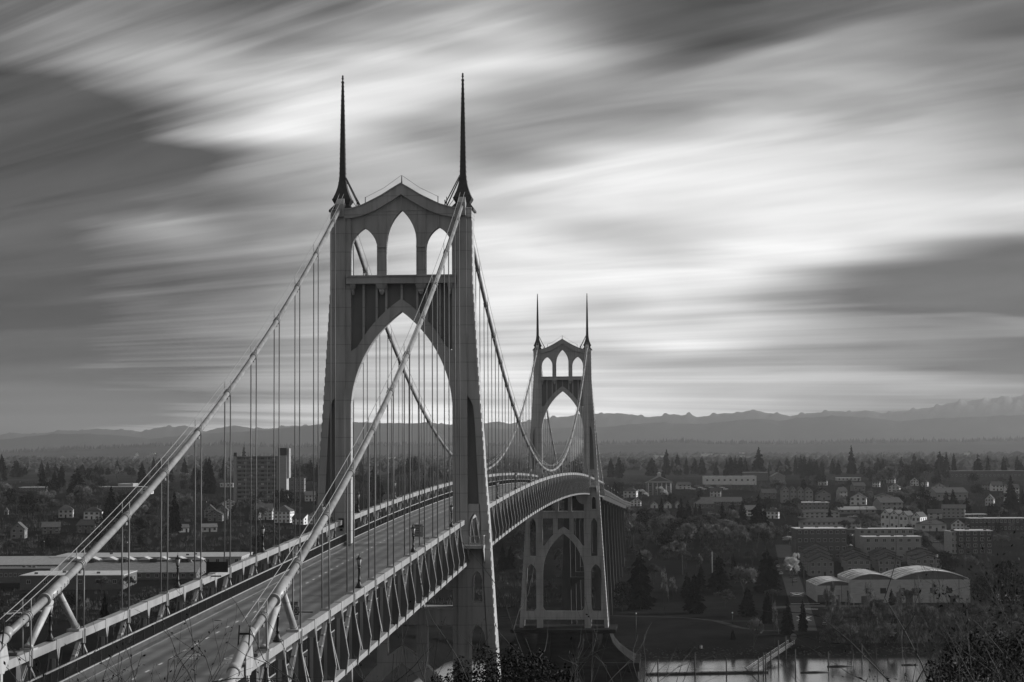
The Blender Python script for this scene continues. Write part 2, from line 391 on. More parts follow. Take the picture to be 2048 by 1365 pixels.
FARM = [(-1500, 868), (0, 870), (30, 866), (70, 869), (120, 862), (160, 861), (200, 858), (235, 860), (265, 861), (285, 864), (310, 857), (330, 853), (350, 855), (370, 851), (390, 858), (410, 864), (440, 856), (460, 852), (480, 853), (510, 857), (540, 858), (570, 853), (610, 852), (700, 856), (980, 846), (1000, 843), (1010, 848), (1060, 843), (1120, 834), (1190, 828), (1245, 827), (1290, 834), (1320, 833), (1350, 828), (1362, 831), (1375, 829), (1395, 835), (1430, 829), (1470, 826), (1510, 821), (1540, 827), (1580, 832), (1620, 827), (1660, 823), (1700, 824), (1735, 822), (1770, 827), (1810, 822), (1835, 819), (1870, 814), (1900, 807), (1920, 803), (1960, 800), (2005, 794), (2048, 791), (3500, 790)]
def range_mesh(name, prof, D0, depth, m, rough, seed, n=420):
    rnd = random.Random(seed); mb = MB(); vs = []
    rows = 12
    for i in range(n+1):
        u = -900+i*(2048+1800)/n
        jag = (1.0*math.sin(u*0.11+seed)+0.7*math.sin(u*0.27+seed*3)+0.5*math.sin(u*0.61))*(0.5 if D0 > 16000 else 0.35)
        crest, _ = at(u, interp(prof, u)+jag, D0); base = crest.z
        for j in range(rows+1):
            t = j/rows
            D = D0+depth*(t-0.62)
            env = math.sin(math.pi*min(1, t/0.62)/2)**1.15 if t < 0.62 else math.cos(math.pi*(t-0.62)/0.76)
            S = (crest-CAM).dot(RH)*(D/D0)
            z = 30+(base-30)*env
            z += rough*(base-30)*sr(i*0.35+seed, j*1.7)*0.5*math.sin(math.pi*t)*(0 if abs(t-0.62) < 0.06 else 1)
            vs.append(W(D, S, z))
    fs = [(i*(rows+1)+j, (i+1)*(rows+1)+j, (i+1)*(rows+1)+j+1, i*(rows+1)+j+1) for i in range(n) for j in range(rows)]
    mb.add(vs, fs, True); return mb.build(name, m, kind='structure')
def snow_mat():
    m = bpy.data.materials.new('snowy mountain'); m.use_nodes = True; nt = m.node_tree; N = nt.nodes; L = nt.links; b = N['Principled BSDF']; b.inputs['Roughness'].default_value = 1
    b.inputs['Specular IOR Level'].default_value = 0
    g = N.new('ShaderNodeNewGeometry'); sp = N.new('ShaderNodeSeparateXYZ'); L.new(g.outputs['Position'], sp.inputs[0])
    n = N.new('ShaderNodeTexNoise'); n.inputs['Scale'].default_value = 0.011; n.inputs['Detail'].default_value = 8; n.inputs['Roughness'].default_value = 0.7; L.new(g.outputs['Position'], n.inputs['Vector'])
    a = N.new('ShaderNodeMath'); a.operation = 'MULTIPLY_ADD'; L.new(n.outputs[0], a.inputs[0]); a.inputs[1].default_value = 200; L.new(sp.outputs[2], a.inputs[2])
    mr = N.new('ShaderNodeMapRange'); L.new(a.outputs[0], mr.inputs['Value']); mr.inputs['From Min'].default_value = 440; mr.inputs['From Max'].default_value = 600
    mr.inputs['To Min'].default_value = 0.04; mr.inputs['To Max'].default_value = 0.22
    L.new(mr.outputs['Result'], b.inputs['Base Color']); return m
HILL = mat('forested hill', 0.035, 1.0, 0.5, 0.002, spec=0.0)
range_mesh('mountains', FARM, 17500, 3000, snow_mat(), 0.16, 3, 900)
range_mesh('hills', NEARM, 13800, 1800, HILL, 0.10, 5, 600)
range_mesh('ridge', RIDGE, 9800, 2300, HILL, 0.10, 9)
#MARK_BRIDGE
# ================================================================ THE BRIDGE
CW = 7.74                       # cable planes at x = +-CW
k_ = 1.0065
def fz(z): return 74+(z-74)*k_
bridge = thing('suspension_bridge', 'long steel suspension bridge with two gothic spired towers over the river', 'bridge')
TY = (0.0, 368.0)
def chord(Y):                   # top of the top chord
    if Y <= 1.5: return 64.95+0.0325*(Y-1.5)
    if Y <= 369.5: return 67.75-2.8*((Y-185.5)/184)**2
    return 64.95-0.034*(Y-369.5)
def deckz(Y): return chord(Y)-3.05
def cablez(Y):
    if -127 <= Y <= 1.5:
        t = (1.5-Y)/128.5; return 105.3-43.2*t-16.4*t*(1-t)
    if 1.5 < Y <= 369.5: return 68.75+36.55*((Y-185.5)/184)**2
    t = (Y-369.5)/128.5; return 105.3-44.5*t-16.4*t*(1-t)
def dens(a, b, st):
    n = max(1, int(round((b-a)/st))); return [a+(b-a)*i/n for i in range(n+1)]
# --- towers
OUT = [(18.4, 13.7), (49.7, 11.76), (55.6, 11.46), (62.4, 11.08), (66.9, 10.78), (71, 10.45), (75, 10.24), (79.4, 9.93), (84.6, 9.6), (90, 9.27), (94.8, 9.0), (103.0, 8.96)]
def xo(z): return interp(OUT, z)
def xi(z):                      # inner edge of the raking outer strut
    if z >= 66.9: return interp([(66.9, 9.78), (71, 9.58), (77, 9.28), (79.1, 9.08), (79.9, 8.75), (80.4, 8.36)], z)
    return xo(z)-1.1
def backy(z): return 3.3+max(0, 60-z)*0.1
def arc(x, a, z0, h, off=0.0):
    Rr = (a*a+h*h)/(2*a); cx = a-Rr; q = (Rr+off)**2-(abs(x)-cx)**2
    return z0+math.sqrt(max(q, 0))
def build_tower(Y0, tlabel):
    root = None
    def mk(mb, name, m, par=None):
        mb.v = [(x, y+Y0, fz(z)) for x, y, z in mb.v]
        return mb.build(name, m, par)
    # frame: shafts, struts, cross walls
    legs = []
    f = MB()
    # arcade wall with three pointed windows
    xs = dens(-6.45, 6.45, 0.15)+[-3.07, -1.95, 1.95, 3.07]
    gin = [(0, 105.8), (1.2, 105.0), (1.7, 104.75), (3.2, 103.85), (4.85, 103.2), (6.5, 102.85), (9, 102.8)]
    gout = [(0, 107.15), (1.2, 106.45), (2.5, 105.65), (3.6, 105.1), (4.95, 104.45), (6.5, 104.0), (9.3, 103.85)]
    smp = []
    for x in sorted(set(round(q, 4) for q in xs)):
        ax = abs(x)
        def low(ax, side):
            if ax < 1.95: return arc(ax, 1.95, 99.6, 4.25)
            if ax < 3.07: return 95.55
            return arc(ax-4.76, 1.69, 98.8, 2.85)
        up = interp(gin, ax)+0.1
        if abs(ax-1.95) < 1e-3:
            pr = [(x, 99.6, up), (x, 95.55, up)]
            smp += pr if x > 0 else pr[::-1]
        elif abs(ax-3.07) < 1e-3:
            pr = [(x, 95.55, up), (x, 98.8, up)]
            smp += pr if x > 0 else pr[::-1]
        else: smp.append((x, low(ax, 0), up))
    f.between(smp, 0.25, 1.5)
    root = mk(f, 'tower', STEEL, bridge)
    tag(root, tlabel)
    # gable beam
    g = MB(); xs = dens(-9.0, 9.0, 0.3)
    g.between([(x, interp(gin, abs(x)), interp(gout, abs(x))) for x in xs], -0.35, 3.75)
    g.between([(x, interp(gout, abs(x))-0.02, interp(gout, abs(x))+0.12) for x in xs], -0.5, 3.9)
    mk(g, 'gable_beam', STEEL, root)
    t = MB()
    for ax in (1.95, 3.07):
        for s in (-1, 1): t.box(s*ax-0.05, s*ax+0.05, 0.1, 0.26, 95.55, interp(gin, ax)+0.02)
    for s in (-1, 1):
        t.box(s*4.76-0.05, s*4.76+0.05, 0.1, 0.26, 101.7, interp(gin, 4.76)+0.02); t.box(s*2.51-0.62, s*2.51+0.62, 0.02, 0.26, 99.15, 99.3)
    t.box(-3.1, 3.1, 0.12, 0.26, 103.78, 103.92); t.box(-0.06, 0.06, 0.06, 0.26, 103.95, 105.8)
    mk(t, 'window_trim', STEEL, root)
    b = MB(); b.box(-7.0, 7.0, -0.4, 3.7, 94.62, 95.5); b.box(-7.0, 7.0, -0.6, 3.9, 95.42, 95.6); b.box(-7.0, 7.0, -0.5, 3.8, 94.55, 94.66)
    mk(b, 'cross_beam', STEEL, root)
    # corbels under the cross beam
    for cx in (-6.2, -2.5, 2.5, 6.2):
        c = MB(); wd = 0.7 if abs(cx) < 5 else 0.35
        c.loft([(93.2, cx-0.12, cx+0.12, 0.1, 0.55), (93.6, cx-wd*0.5, cx+wd*0.5, -0.1, 0.6), (93.75, cx-wd*0.45, cx+wd*0.45, -0.05, 0.6), (94.25, cx-wd*0.9, cx+wd*0.9, -0.3, 0.6), (94.56, cx-wd, cx+wd, -0.38, 0.6)])
        mk(c, 'corbel', STEEL, root)
    # big arch: web panel, arch band, ribs
    a_ = 6.5; z0 = 78.2; h = 12.85
    def inner(x): return arc(x, a_, z0, h)
    def outer(x): return arc(x, a_, z0, h, 1.3)
    xs = dens(-6.46, 6.46, 0.17)
    p = MB(); p.between([(x, max(outer(x)-0.3, 86.3 if abs(x) > 5.7 else 0), 94.6) for x in dens(-6.46, 6.46, 0.17)], 0.95, 1.5)
    mk(p, 'web_panel', STEEL_PANEL, root)
    p = MB(); p.between([(x, inner(x), (outer(x) if abs(x) < 5.62 else outer(5.62)-(abs(x)-5.62)*0.6)) for x in xs], 0.0, 1.7)
    mk(p, 'arch_band', STEEL, root)
    for x in (-4.87, -3.2, -1.97, 0, 1.97, 3.2, 4.87):
        r_ = MB(); r_.box(x-0.14, x+0.14, 0.35, 1.6, outer(x)-0.05, 94.57); mk(r_, 'rib', STEEL, root)
    # legs
    for s in (-1, 1):
        m = MB()
        def lo(secs):
            ss = []
            for (z, x0, x1, y0, y1) in secs:
                q0, q1 = (x0, x1) if s > 0 else (-x1, -x0); ss.append((z, q0, q1, y0, y1))
            m.loft(ss)
        def bt(sm, y0, y1):
            if s > 0: m.between(sm, y0, y1)
            else: m.between([(-x, a, b2) for x, a, b2 in sm][::-1], y0, y1)
        zl = [18.4, 30, 40, 50, 60, 66, 72, 80, 90, 102.9]
        lo([(z, 7.15, 8.35, -0.28, (backy(z)+0.25) if z < 60 else 2.3) for z in zl])
        lo([(z, 6.45, 7.16, 0.0, 1.5) for z in zl])
        zz = [18.4, 25, 35, 45, 55, 62, 66.9, 69, 71, 74, 77, 79.1, 79.9, 80.4]
        lo([(z, xi(z), xo(z), 0.0, backy(z)) for z in zz])
        lo([(z, 8.34, xo(z), 0.0, 3.3) for z in (80.4, 84.6, 90, 94.8, 103.0)])
        # recessed panel 66.9..80.4
        rec = MB()
        ss = [(z, 8.3, xi(z)+0.05, 0.75, 2.6) for z in (66.9, 71, 77, 79.1, 80.2)]
        ss = [(z, a, b2, y0, y1) if s > 0 else (z, -b2, -a, y0, y1) for z, a, b2, y0, y1 in ss]
        rec.loft(ss); mk(rec, 'leg_panel', STEEL_PANEL, root)
        # portal for the footway
        def opening(x0, x1, zb, zs, za, top, bottom):
            c = (x0+x1)/2; hw = (x1-x0)/2; sm = []
            if x0 > 8.36: lo([(zb, 8.34, x0, 0, 3.3), (top, 8.34, x0, 0, 3.3)])
            for x in dens(x0, x1, 0.12): sm.append((x, arc(x-c, hw, zs, za-zs), top))
            bt(sm, 0, 3.3)
            xr = xi((zb+top)/2)+0.1
            if xr > x1: lo([(zb, x1, xi(zb)+0.1, 0, 3.3), (top, x1, xi(top)+0.1, 0, 3.3)])
            lo([(bottom, 8.34, xi(bottom)+0.1, 0, 3.3), (zb, 8.34, xi(zb)+0.1, 0, 3.3)])
        opening(8.42, 9.85, 61.9, 64.0, 65.75, 66.9, 59.0)
        opening(8.8, 10.15, 54.65, 57.4, 58.6, 59.0, 52.6)
        opening(8.5, 10.55, 40.2, 49.9, 52.0, 52.6, 38.0)
        opening(8.5, 11.6, 23.5, 35.3, 37.85, 38.0, 20.9)
        # bands
        for zb in (62.0, 71.2, 80.6, 88, 102.75):
            x1 = xo(zb)+0.04; q = (7.12, 8.38) ; m.box(min(s*7.12, s*8.38), max(s*7.12, s*8.38), -0.33, -0.27, zb, zb+0.12)
        leg = mk(m, 'tower_leg', STEEL, root)
        # rivet / rung strip catching light down the outer edge
        e = MB(); z = 20.0
        while z < 102:
            x0 = xo(z); a0, a1 = sorted((s*(x0+0.0), s*(x0+0.065))); e.box(a0, a1, 0.1, 0.5, z, z+0.75); z += 1.15
        e.loft([(z, *sorted((s*(xo(z)-0.02), s*(xo(z)+0.02))), 0.12, 0.48) for z in (20, 50, 62, 80, 95, 102)])
        mk(e, 'edge_lacing', STEEL_L, root)
        # leg cap, spire
        cx = s*7.74; cp = MB()
        cp.loft([(103.0, cx-1.22, cx+1.22, 0.05, 3.25), (103.7, cx-1.22, cx+1.22, 0.05, 3.25)])
        cp.loft([(103.7, cx-1.5, cx+1.5, -0.2, 3.6), (103.95, cx-1.5, cx+1.5, -0.2, 3.6), (104.75, cx-0.9, cx+0.9, 0.75, 2.55), (105.25, cx-1.18, cx+1.18, 0.45, 2.85), (105.45, cx-1.2, cx+1.2, 0.42, 2.88)])
        cap = mk(cp, 'spire_base', SPIRE, root)
        sp = MB(); prof = [(105.45, 1.12), (105.8, 0.98), (106.3, 0.78), (106.9, 0.6), (107.6, 0.46), (108.4, 0.38), (110, 0.345), (112, 0.31), (115.6, 0.245), (118.5, 0.18), (120.35, 0.12), (120.4, 0.18), (120.55, 0.17), (120.56, 0.06)]
        sp.lathe((cx, 1.6, 0), [(z, r_*1.414) for z, r_ in prof], 4, False, rot=math.pi/4)
        cr = sp
        for qx, qy in ((-1, -1), (1, -1), (1, 1), (-1, 1)):   # crockets up the edges
            z = 107.5
            while z < 120.2:
                r_ = interp(prof, z); cr.box(cx+qx*r_-0.035, cx+qx*r_+0.035, 1.6+qy*r_-0.035, 1.6+qy*r_+0.035, z, z+0.12); z += 0.62
        mk(sp, 'spire', SPIRE, root)
        fi = MB(); fi.lathe((cx, 1.6, 0), [(120.5, 0.05), (120.62, 0.16), (120.7, 0.07), (120.9, 0.13), (121.0, 0.19), (121.05, 0.1), (121.3, 0.13), (121.42, 0.02)], 8)
        mk(fi, 'finial', SPIRE, root)
        br = MB()
        for yy in (0.5, 2.7): br.tube([(cx-s*0.35, yy*0.4+0.9, 108.3), (s*5.35, yy, 104.2)], 0.08, 6)
        br.tube([(cx-s*1.1, 1.6, 105.4), (s*5.7, 1.6, 104.2)], 0.04, 5)
        mk(br, 'spire_brace', SPIRE, root)
        sa = MB(); sa.loft([(103.0, cx-0.55, cx+0.55, -1.1, 4.3), (104.6, cx-0.5, cx+0.5, -0.9, 4.1), (105.4, cx-0.42, cx+0.42, 0.1, 3.1)])
        mk(sa, 'cable_saddle', STEEL_L, root)
        # antennas and rope post on the gable
        po = MB(); po.tube([(s*4.65, 0.4, interp(gout, 4.65)), (s*4.65, 0.4, interp(gout, 4.65)+1.0)], 0.05, 6); po.tube([(s*5.55, 0.4, 104.2), (s*5.55, 0.4, 105.1)], 0.07, 6); po.tube([(s*5.75, 0.5, 104.2), (s*5.75, 0.5, 105.5)], 0.05, 6)
        po.tube([(s*4.65, 0.4, interp(gout, 4.65)+0.95), (s*2.3, 0.4, 106.7), (0, 0.4, 108.3)], 0.02, 4)
        mk(po, 'rope_post', SPIRE, root)
        # balcony round the leg at footway level
        ba = MB(); x0, x1 = 7.0, 10.55
        ax0, ax1 = sorted((s*x0, s*x1)); ba.box(ax0, ax1, -2.3, -0.02, 61.45, 61.85)
        for x in dens(x0+0.05, x1-0.05, 0.22): ba.box(s*x-0.02, s*x+0.02, -2.28, -2.22, 61.85, 62.95)
        for x in (x0+0.05, (x0+x1)/2, x1-0.05): ba.box(s*x-0.05, s*x+0.05, -2.3, -2.2, 61.85, 63.0)
        ba.box(ax0, ax1, -2.32, -2.18, 62.95, 63.05)
        for y in dens(-2.2, -0.1, 0.22): ba.box(s*(x1-0.05)-0.03, s*(x1-0.05)+0.03, y-0.02, y+0.02, 61.85, 62.95)
        ba.box(*sorted((s*(x1-0.12), s*(x1))), -2.2, -0.02, 62.95, 63.05)
        ba.prism([(-2.2, 61.45), (-0.02, 61.45), (-0.02, 59.6)], 'x', *sorted((s*(x1-0.15), s*(x1-0.05)))); ba.prism([(-2.2, 61.45), (-0.02, 61.45), (-0.02, 59.6)], 'x', *sorted((s*8.5, s*8.6)))
        mk(ba, 'balcony', STEEL, root)
    pl = MB(); pl.tube([(0, 0.6, 107.1), (0, 0.6, 108.25)], [0.1, 0.05], 6); mk(pl, 'apex_pole', SPIRE, root)
    # under-deck frame
    lb = MB(); lb.box(-6.45, 6.45, -0.1, 4.6, 51.9, 53.95); lb.box(-6.46, 6.46, -0.25, 4.7, 53.8, 54.0)
    lb.between([(x, 59.4-3.2*max(0, 1-((6.45-abs(x))/2.6)**2)**0.5 if abs(x) > 3.85 else 59.4, 59.6) for x in dens(-6.45, 6.45, 0.2)], 0.2, 3.0)
    for s in (-1, 1): lb.box(*sorted((s*1.5, s*2.6)), 0.3, 2.8, 53.95, 59.4)
    mk(lb, 'lower_cross_beam', STEEL, root)
    la = MB(); A2, Z2, H2 = 6.46, 35.0, 12.2
    la.between([(x, arc(x, A2, Z2, H2), arc(x, A2, Z2, H2, 1.75) if abs(x) < 5.9 else arc(5.9, A2, Z2, H2, 1.75)) for x in dens(-6.46, 6.46, 0.2)], 0.0, 1.7)
    for s in (-1, 1): la.box(*sorted((s*1.85, s*3.15)), 0.1, 1.6, arc(2.5, A2, Z2, H2, 1.0), 51.9)
    mk(la, 'lower_arch', STEEL, root)
    bb = MB(); bb.box(-6.45, 6.45, 0.1, 2.0, 20.9, 23.5)
    for s in (-1, 1):
        bb.box(*sorted((s*8.34, s*12.6)), 0.1, 2.0, 20.9, 23.5)
        for q in range(6):   # curved corner gussets above the beam
            for (xa, d_) in ((6.46, -1), (8.36, 1)):
                xx0 = xa+d_*q*0.15; xx1 = xa+d_*(q+1)*0.15; bb.box(*sorted((s*xx0, s*xx1)), 0.2, 1.9, 23.5, 23.5+1.0*(1-q/6)**2)
    mk(bb, 'base_beam', STEEL, root)
    if Y0 == 0:      # dark bronze plaque on the left leg
        pq = MB(); pq.box(-7.98, -7.3, -0.36, -0.27, 64.0, 65.15); mk(pq, 'plaque', CHAR, root)
        pq = MB(); pq.box(-7.8, -7.45, -0.34, -0.27, 63.6, 63.85); mk(pq, 'plaque', CHAR, root)
    # masonry pier
    pier = MB()
    pier.loft([(17.2, -15.6, 15.6, -5.2, 12), (17.5, -16.2, 16.2, -5.8, 12.6), (18.4, -16.2, 16.2, -5.8, 12.6)])
    for s in (-1, 1):
        prof = [(-5, 23, -9.5, 17), (6.2, 22.9, -9.5, 17), (6.25, 23.4, -10, 17.5), (8.8, 23.4, -10, 17.5), (8.85, 22, -8.6, 15.5), (10.5, 19.5, -7.6, 14), (12.5, 17, -6.8, 13), (14.5, 15.3, -6.0, 12.2), (17.2, 14.2, -5.2, 12)]
        pier.loft([(z, *(sorted((s*3.9-(s*0.2*(z < 9)), s*x))), y0, y1) for z, x, y0, y1 in prof])
        pier.loft([(-5, *sorted((s*6.0, s*13.5)), -11.5, -9), (8.0, *sorted((s*6.0, s*13.5)), -11.5, -8), (10.8, *sorted((s*9.6, s*9.9)), -10.2, -7)])
        pier.lathe((s*9.75, -5.3, 0), [(11.0, 0.3), (12.0, 1.6), (14, 2.3), (17.2, 2.6)], 16)
    pier.loft([(-5, -5, 5, -8.0, 15), (17.2, -5, 5, -3.6, 10.5)])
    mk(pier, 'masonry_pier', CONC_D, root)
    return root
build_tower(TY[0], 'near tower of pale steel with two dark spires')
build_tower(TY[1], 'far tower beyond the main span, on its masonry pier')

# --- deck
SP = [(-131, 1.5), (1.5, 369.5), (369.5, 499)]
def strip(mb, x0, x1, zo0, zo1, Ya, Yb, st=6.0):
    ys = dens(Ya, Yb, st); vs = []; fs = []
    for y in ys:
        z = deckz(y); vs += [(x0, y, z+zo0), (x1, y, z+zo0), (x1, y, z+zo1), (x0, y, z+zo1)]
    for i in range(len(ys)-1):
        for q in range(4):
            q2 = (q+1) % 4; fs.append((i*4+q, i*4+q2, i*4+4+q2, i*4+4+q))
    n = (len(ys)-1)*4; fs += [(3, 2, 1, 0), (n, n+1, n+2, n+3)]
    mb.add(vs, fs)
d = MB(); strip(d, -6.2, 6.2, -0.35, 0, -175, 499); deck = d.build('road_deck', ASPH, bridge)
for s in (-1, 1):
    kk = MB(); a, b = sorted((s*6.2, s*6.75)); strip(kk, a, b, -0.35, 0.06, -175, 499); kk.build('gutter', CONC, deck)
    kk = MB(); a, b = sorted((s*6.75, s*7.4)); strip(kk, a, b, -0.35, 0.40, -175, 499); kk.build('sidewalk', mat('dark kerb steel', 0.05, 0.8, 0.3, 1), deck)
    ln = MB(); a, b = sorted((s*0.08, s*0.20)); strip(ln, a, b, 0.004, 0.010, -175, 499); ln.build('centre_line', PAINT_Y, deck)
    for q, off in ((0, 3.0),):
        pass
def flat(mb, pts, Y, dz=0.012): mb.add([(x, y, deckz(y)+dz) for x, y in pts], [tuple(range(len(pts)))])
dm = MB()
for s in (-1, 1):
    Y = -128.5
    while Y < 495:
        flat(dm, [(s*3.05-0.09, Y), (s*3.05+0.09, Y), (s*3.05+0.09, Y+1.1), (s*3.05-0.09, Y+1.1)], Y); Y += 3.62
o_ = dm.build('lane_dashes', PAINT, deck); o_['kind'] = 'stuff'
def sharrow(x, Y):
    m = MB()
    for q in (0, 0.55):
        for s in (-1, 1): flat(m, [(x, Y+2.6+q), (x+s*0.55, Y+2.1+q), (x+s*0.55, Y+1.9+q), (x, Y+2.38+q)][::s], Y)
    for cx in (-0.32, 0.32):
        pts = [(x+cx+0.3*math.cos(t*math.pi/6), Y+0.7+0.55*math.sin(t*math.pi/6)) for t in range(12)]
        inn = [(x+cx+0.22*math.cos(t*math.pi/6), Y+0.7+0.42*math.sin(t*math.pi/6)) for t in range(12)]
        for t in range(12): flat(m, [pts[t], pts[(t+1) % 12], inn[(t+1) % 12], inn[t]], Y)
    flat(m, [(x-0.3, Y+0.7), (x+0.3, Y+0.7), (x+0.3, Y+0.82), (x-0.3, Y+0.82)], Y); flat(m, [(x-0.15, Y+0.8), (x+0.1, Y+1.4), (x+0.18, Y+1.4), (x-0.05, Y+0.8)], Y)
    m.build('sharrow_marking', PAINT, deck)['kind'] = 'stuff'
sharrow(-4.4, -66); sharrow(-1.6, -104); sharrow(1.6, -104)
for Y, x in ((-80, -4.9), (-47, -5.4), (-108, 3.6), (-20, -4.6)):
    g_ = MB(); g_.lathe((x, Y, deckz(Y)), [(0.004, 0.32), (0.012, 0.32)], 12); g_.build('drain_cover', CHAR, deck)
for Y in (-92, -60, -32, 0.5, 40, 90, 140, 190, 240, 290, 340):   # transverse joints
    j = MB(); j.add([(-6.15, Y, deckz(Y)+0.006), (6.15, Y, deckz(Y)+0.006), (6.15, Y+0.12, deckz(Y)+0.010), (-6.15, Y+0.12, deckz(Y)+0.010)], [(0, 1, 2, 3)]); j.build('deck_joint', CHAR, deck)
# railings
for s in (-1, 1):
    for (Ya, Yb) in ((-175, -1.2), (4.5, 366.5), (372.5, 499)):
        r_ = MB(); strip(r_, *sorted((s*6.80, s*6.90)), 1.36, 1.46, Ya, Yb); strip(r_, *sorted((s*6.76, s*6.90)), 0.405, 0.49, Ya, Yb)
        rail = r_.build('railing', STEEL_L, deck)
        pk = MB(); Y = Ya
        while Y < Yb:
            pk.box(*sorted((s*6.835, s*6.865)), Y-0.025, Y+0.025, deckz(Y)+0.47, deckz(Y)+1.38); Y += 0.16 if Y < 20 else 0.4
        Y = Ya
        while Y < Yb:
            pk.box(*sorted((s*6.80, s*6.90)), Y-0.06, Y+0.06, deckz(Y)+0.47, deckz(Y)+1.38); Y += 2.9
        o_ = pk.build('picket', CHAR, rail); o_['kind'] = 'stuff'
# --- trusses
side_nodes = [-5.9-11.62*i for i in range(11)]
main_nodes = [8.5+11.733*i for i in range(31)]
far_nodes = [371-1.3+5.9+11.62*i-(0.0) for i in range(11)]
def truss(s, nodes, Ya, Yb, H, near):
    step = abs(nodes[1]-nodes[0]); x = s*CW
    def zt(y): return chord(y)
    def lad(mb, p, q, w_=0.34, t_=0.13):
        mb.bar(p, q, w_, t_)
    def sweep(y0, y1, xo_, w_, zt0, h_):
        m = MB(); ys = dens(y0, y1, step/2); vs = []; fs = []
        for y in ys:
            z = zt(y)-zt0; vs += [(x-w_/2+xo_, y, z-h_), (x+w_/2+xo_, y, z-h_), (x+w_/2+xo_, y, z), (x-w_/2+xo_, y, z)]
        for i in range(len(ys)-1):
            for q in range(4):
                q2 = (q+1) % 4; fs.append((i*4+q, i*4+q2, i*4+4+q2, i*4+4+q))
        n = (len(ys)-1)*4; fs += [(3, 2, 1, 0), (n, n+1, n+2, n+3)]; m.add(vs, fs); return m
    web = MB(); A = sorted(nodes)
    fins = MB(); plates = []
    allp = sorted(A+[a+step/2 for a in A[:-1]]+[A[0]-step/2, A[-1]+step/2])
    allp = [y for y in allp if Ya < y < Yb]
    for y in allp:
        hang = min(abs(y-a) for a in A) < 0.5
        z = zt(y)
        # vertical
        web.box(x-0.13, x+0.13, y-0.1, y+0.1, z-H+0.3, z-0.5)
        # transverse outrigger fin: kinked outline, plate facing along the bridge
        prof = [(-0.30, -0.5), (0.30, -0.5), (0.34, -1.5), (0.80, -H*0.73), (0.62, -H), (-0.30, -H)]
        near_ = y < 165; fm = MB() if near_ else fins
        fm.prism([(x+s*px_, z+pz_) for px_, pz_ in (prof if s > 0 else prof[::-1])], 'y', y-0.04, y+0.04)
        # flange along the kinked edge
        for (p, q) in ((1, 2), (2, 3), (3, 4)):
            web.bar((x+s*prof[p][0], y, z+prof[p][1]), (x+s*prof[q][0], y, z+prof[q][1]), 0.22, 0.07, (s, 0, 0))
        if near_: plates.append(fm)
        # diagonals from hanger nodes
        if hang:
            for d_ in (-1, 1):
                y2 = y+d_*step/2
                if not (Ya-1 < y2 < Yb+1): continue
                zb = zt(y2)-H+0.35
                if d_ > 0: lad(web, (x, y, z-0.75), (x, y2-0.2, zb), 0.30, 0.16)
                else:
                    for e in (-0.36, 0.36): web.bar((x, y+e*0.5, z-0.75), (x, y2+e+0.2, zb), 0.28, 0.08)
                    for t_ in (0.2, 0.36, 0.52, 0.68, 0.84):
                        yy = lerp(t_, y, y2); zz = lerp(t_, z-0.75, zb); web.box(x-0.12, x+0.12, yy-0.34, yy+0.34, zz-0.06, zz+0.06)
    tr = web.build('truss', STEEL_L, bridge)
    sweep(Ya, Yb, 0, 0.56, 0, 0.58).build('top_chord', STEEL_L, tr)
    sweep(Ya, Yb, s*0.25, 0.62, H-0.45, 0.45).build('bottom_chord', STEEL_L, tr)
    for fm in plates: fm.build('outrigger_plate', STEEL_D, tr)  # same paint as the truss, darkened to stand for shade
    if fins.v: fins.build('outrigger_plate', STEEL_D, tr)['kind'] = 'stuff'
    gu = MB()
    for y in allp:
        hang = min(abs(y-a) for a in A) < 0.5; z = zt(y)
        if hang:
            gu.box(x-0.33, x+0.33, y-0.30, y+0.30, z-0.95, z+0.06); gu.box(x-0.37, x+0.37, y-0.14, y+0.14, z-0.98, z+0.14)
        else:
            gu.box(x-0.315, x+0.315, y-0.42, y+0.42, z-0.6, z+0.04)
            gu.prism([(y-0.4, z-0.58), (y+0.4, z-0.58), (y+0.08, z-1.3), (y-0.08, z-1.3)][::-1], 'x', x-0.3, x+0.3)
        if y < 165: gu.build('gusset', STEEL_L, tr); gu = MB()
    if gu.v: gu.build('gusset', STEEL_L, tr)['kind'] = 'stuff'
for s in (-1, 1):
    truss(s, side_nodes, -131, -0.6, 5.7, True)
    truss(s, main_nodes, 3.6, 367.4, 5.95, True)
    truss(s, far_nodes, 372, 499, 5.7, False)
fb = MB()
for nodes, H in ((side_nodes, 5.7), (main_nodes, 5.95), (far_nodes, 5.7)):
    st = abs(nodes[1]-nodes[0])
    for a in nodes:
        for y in (a, a+st/2):
            if y > 498: continue
            z = chord(y); fb.box(-CW+0.2, CW-0.2, y-0.12, y+0.12, z-4.9, z-3.56)
            fb.bar((-CW, y, z-H+0.3), (0, y, z-4.7), 0.2, 0.2); fb.bar((CW, y, z-H+0.3), (0, y, z-4.7), 0.2, 0.2)
o_ = fb.build('floor_beam', STEEL_PANEL, bridge); o_['kind'] = 'stuff'
lb = MB()
for x in (-4.5, -1.5, 1.5, 4.5):
    strip(lb, x-0.15, x+0.15, -0.9, -0.36, -170, 499, 11)
lb.build('stringer', STEEL_PANEL, bridge)
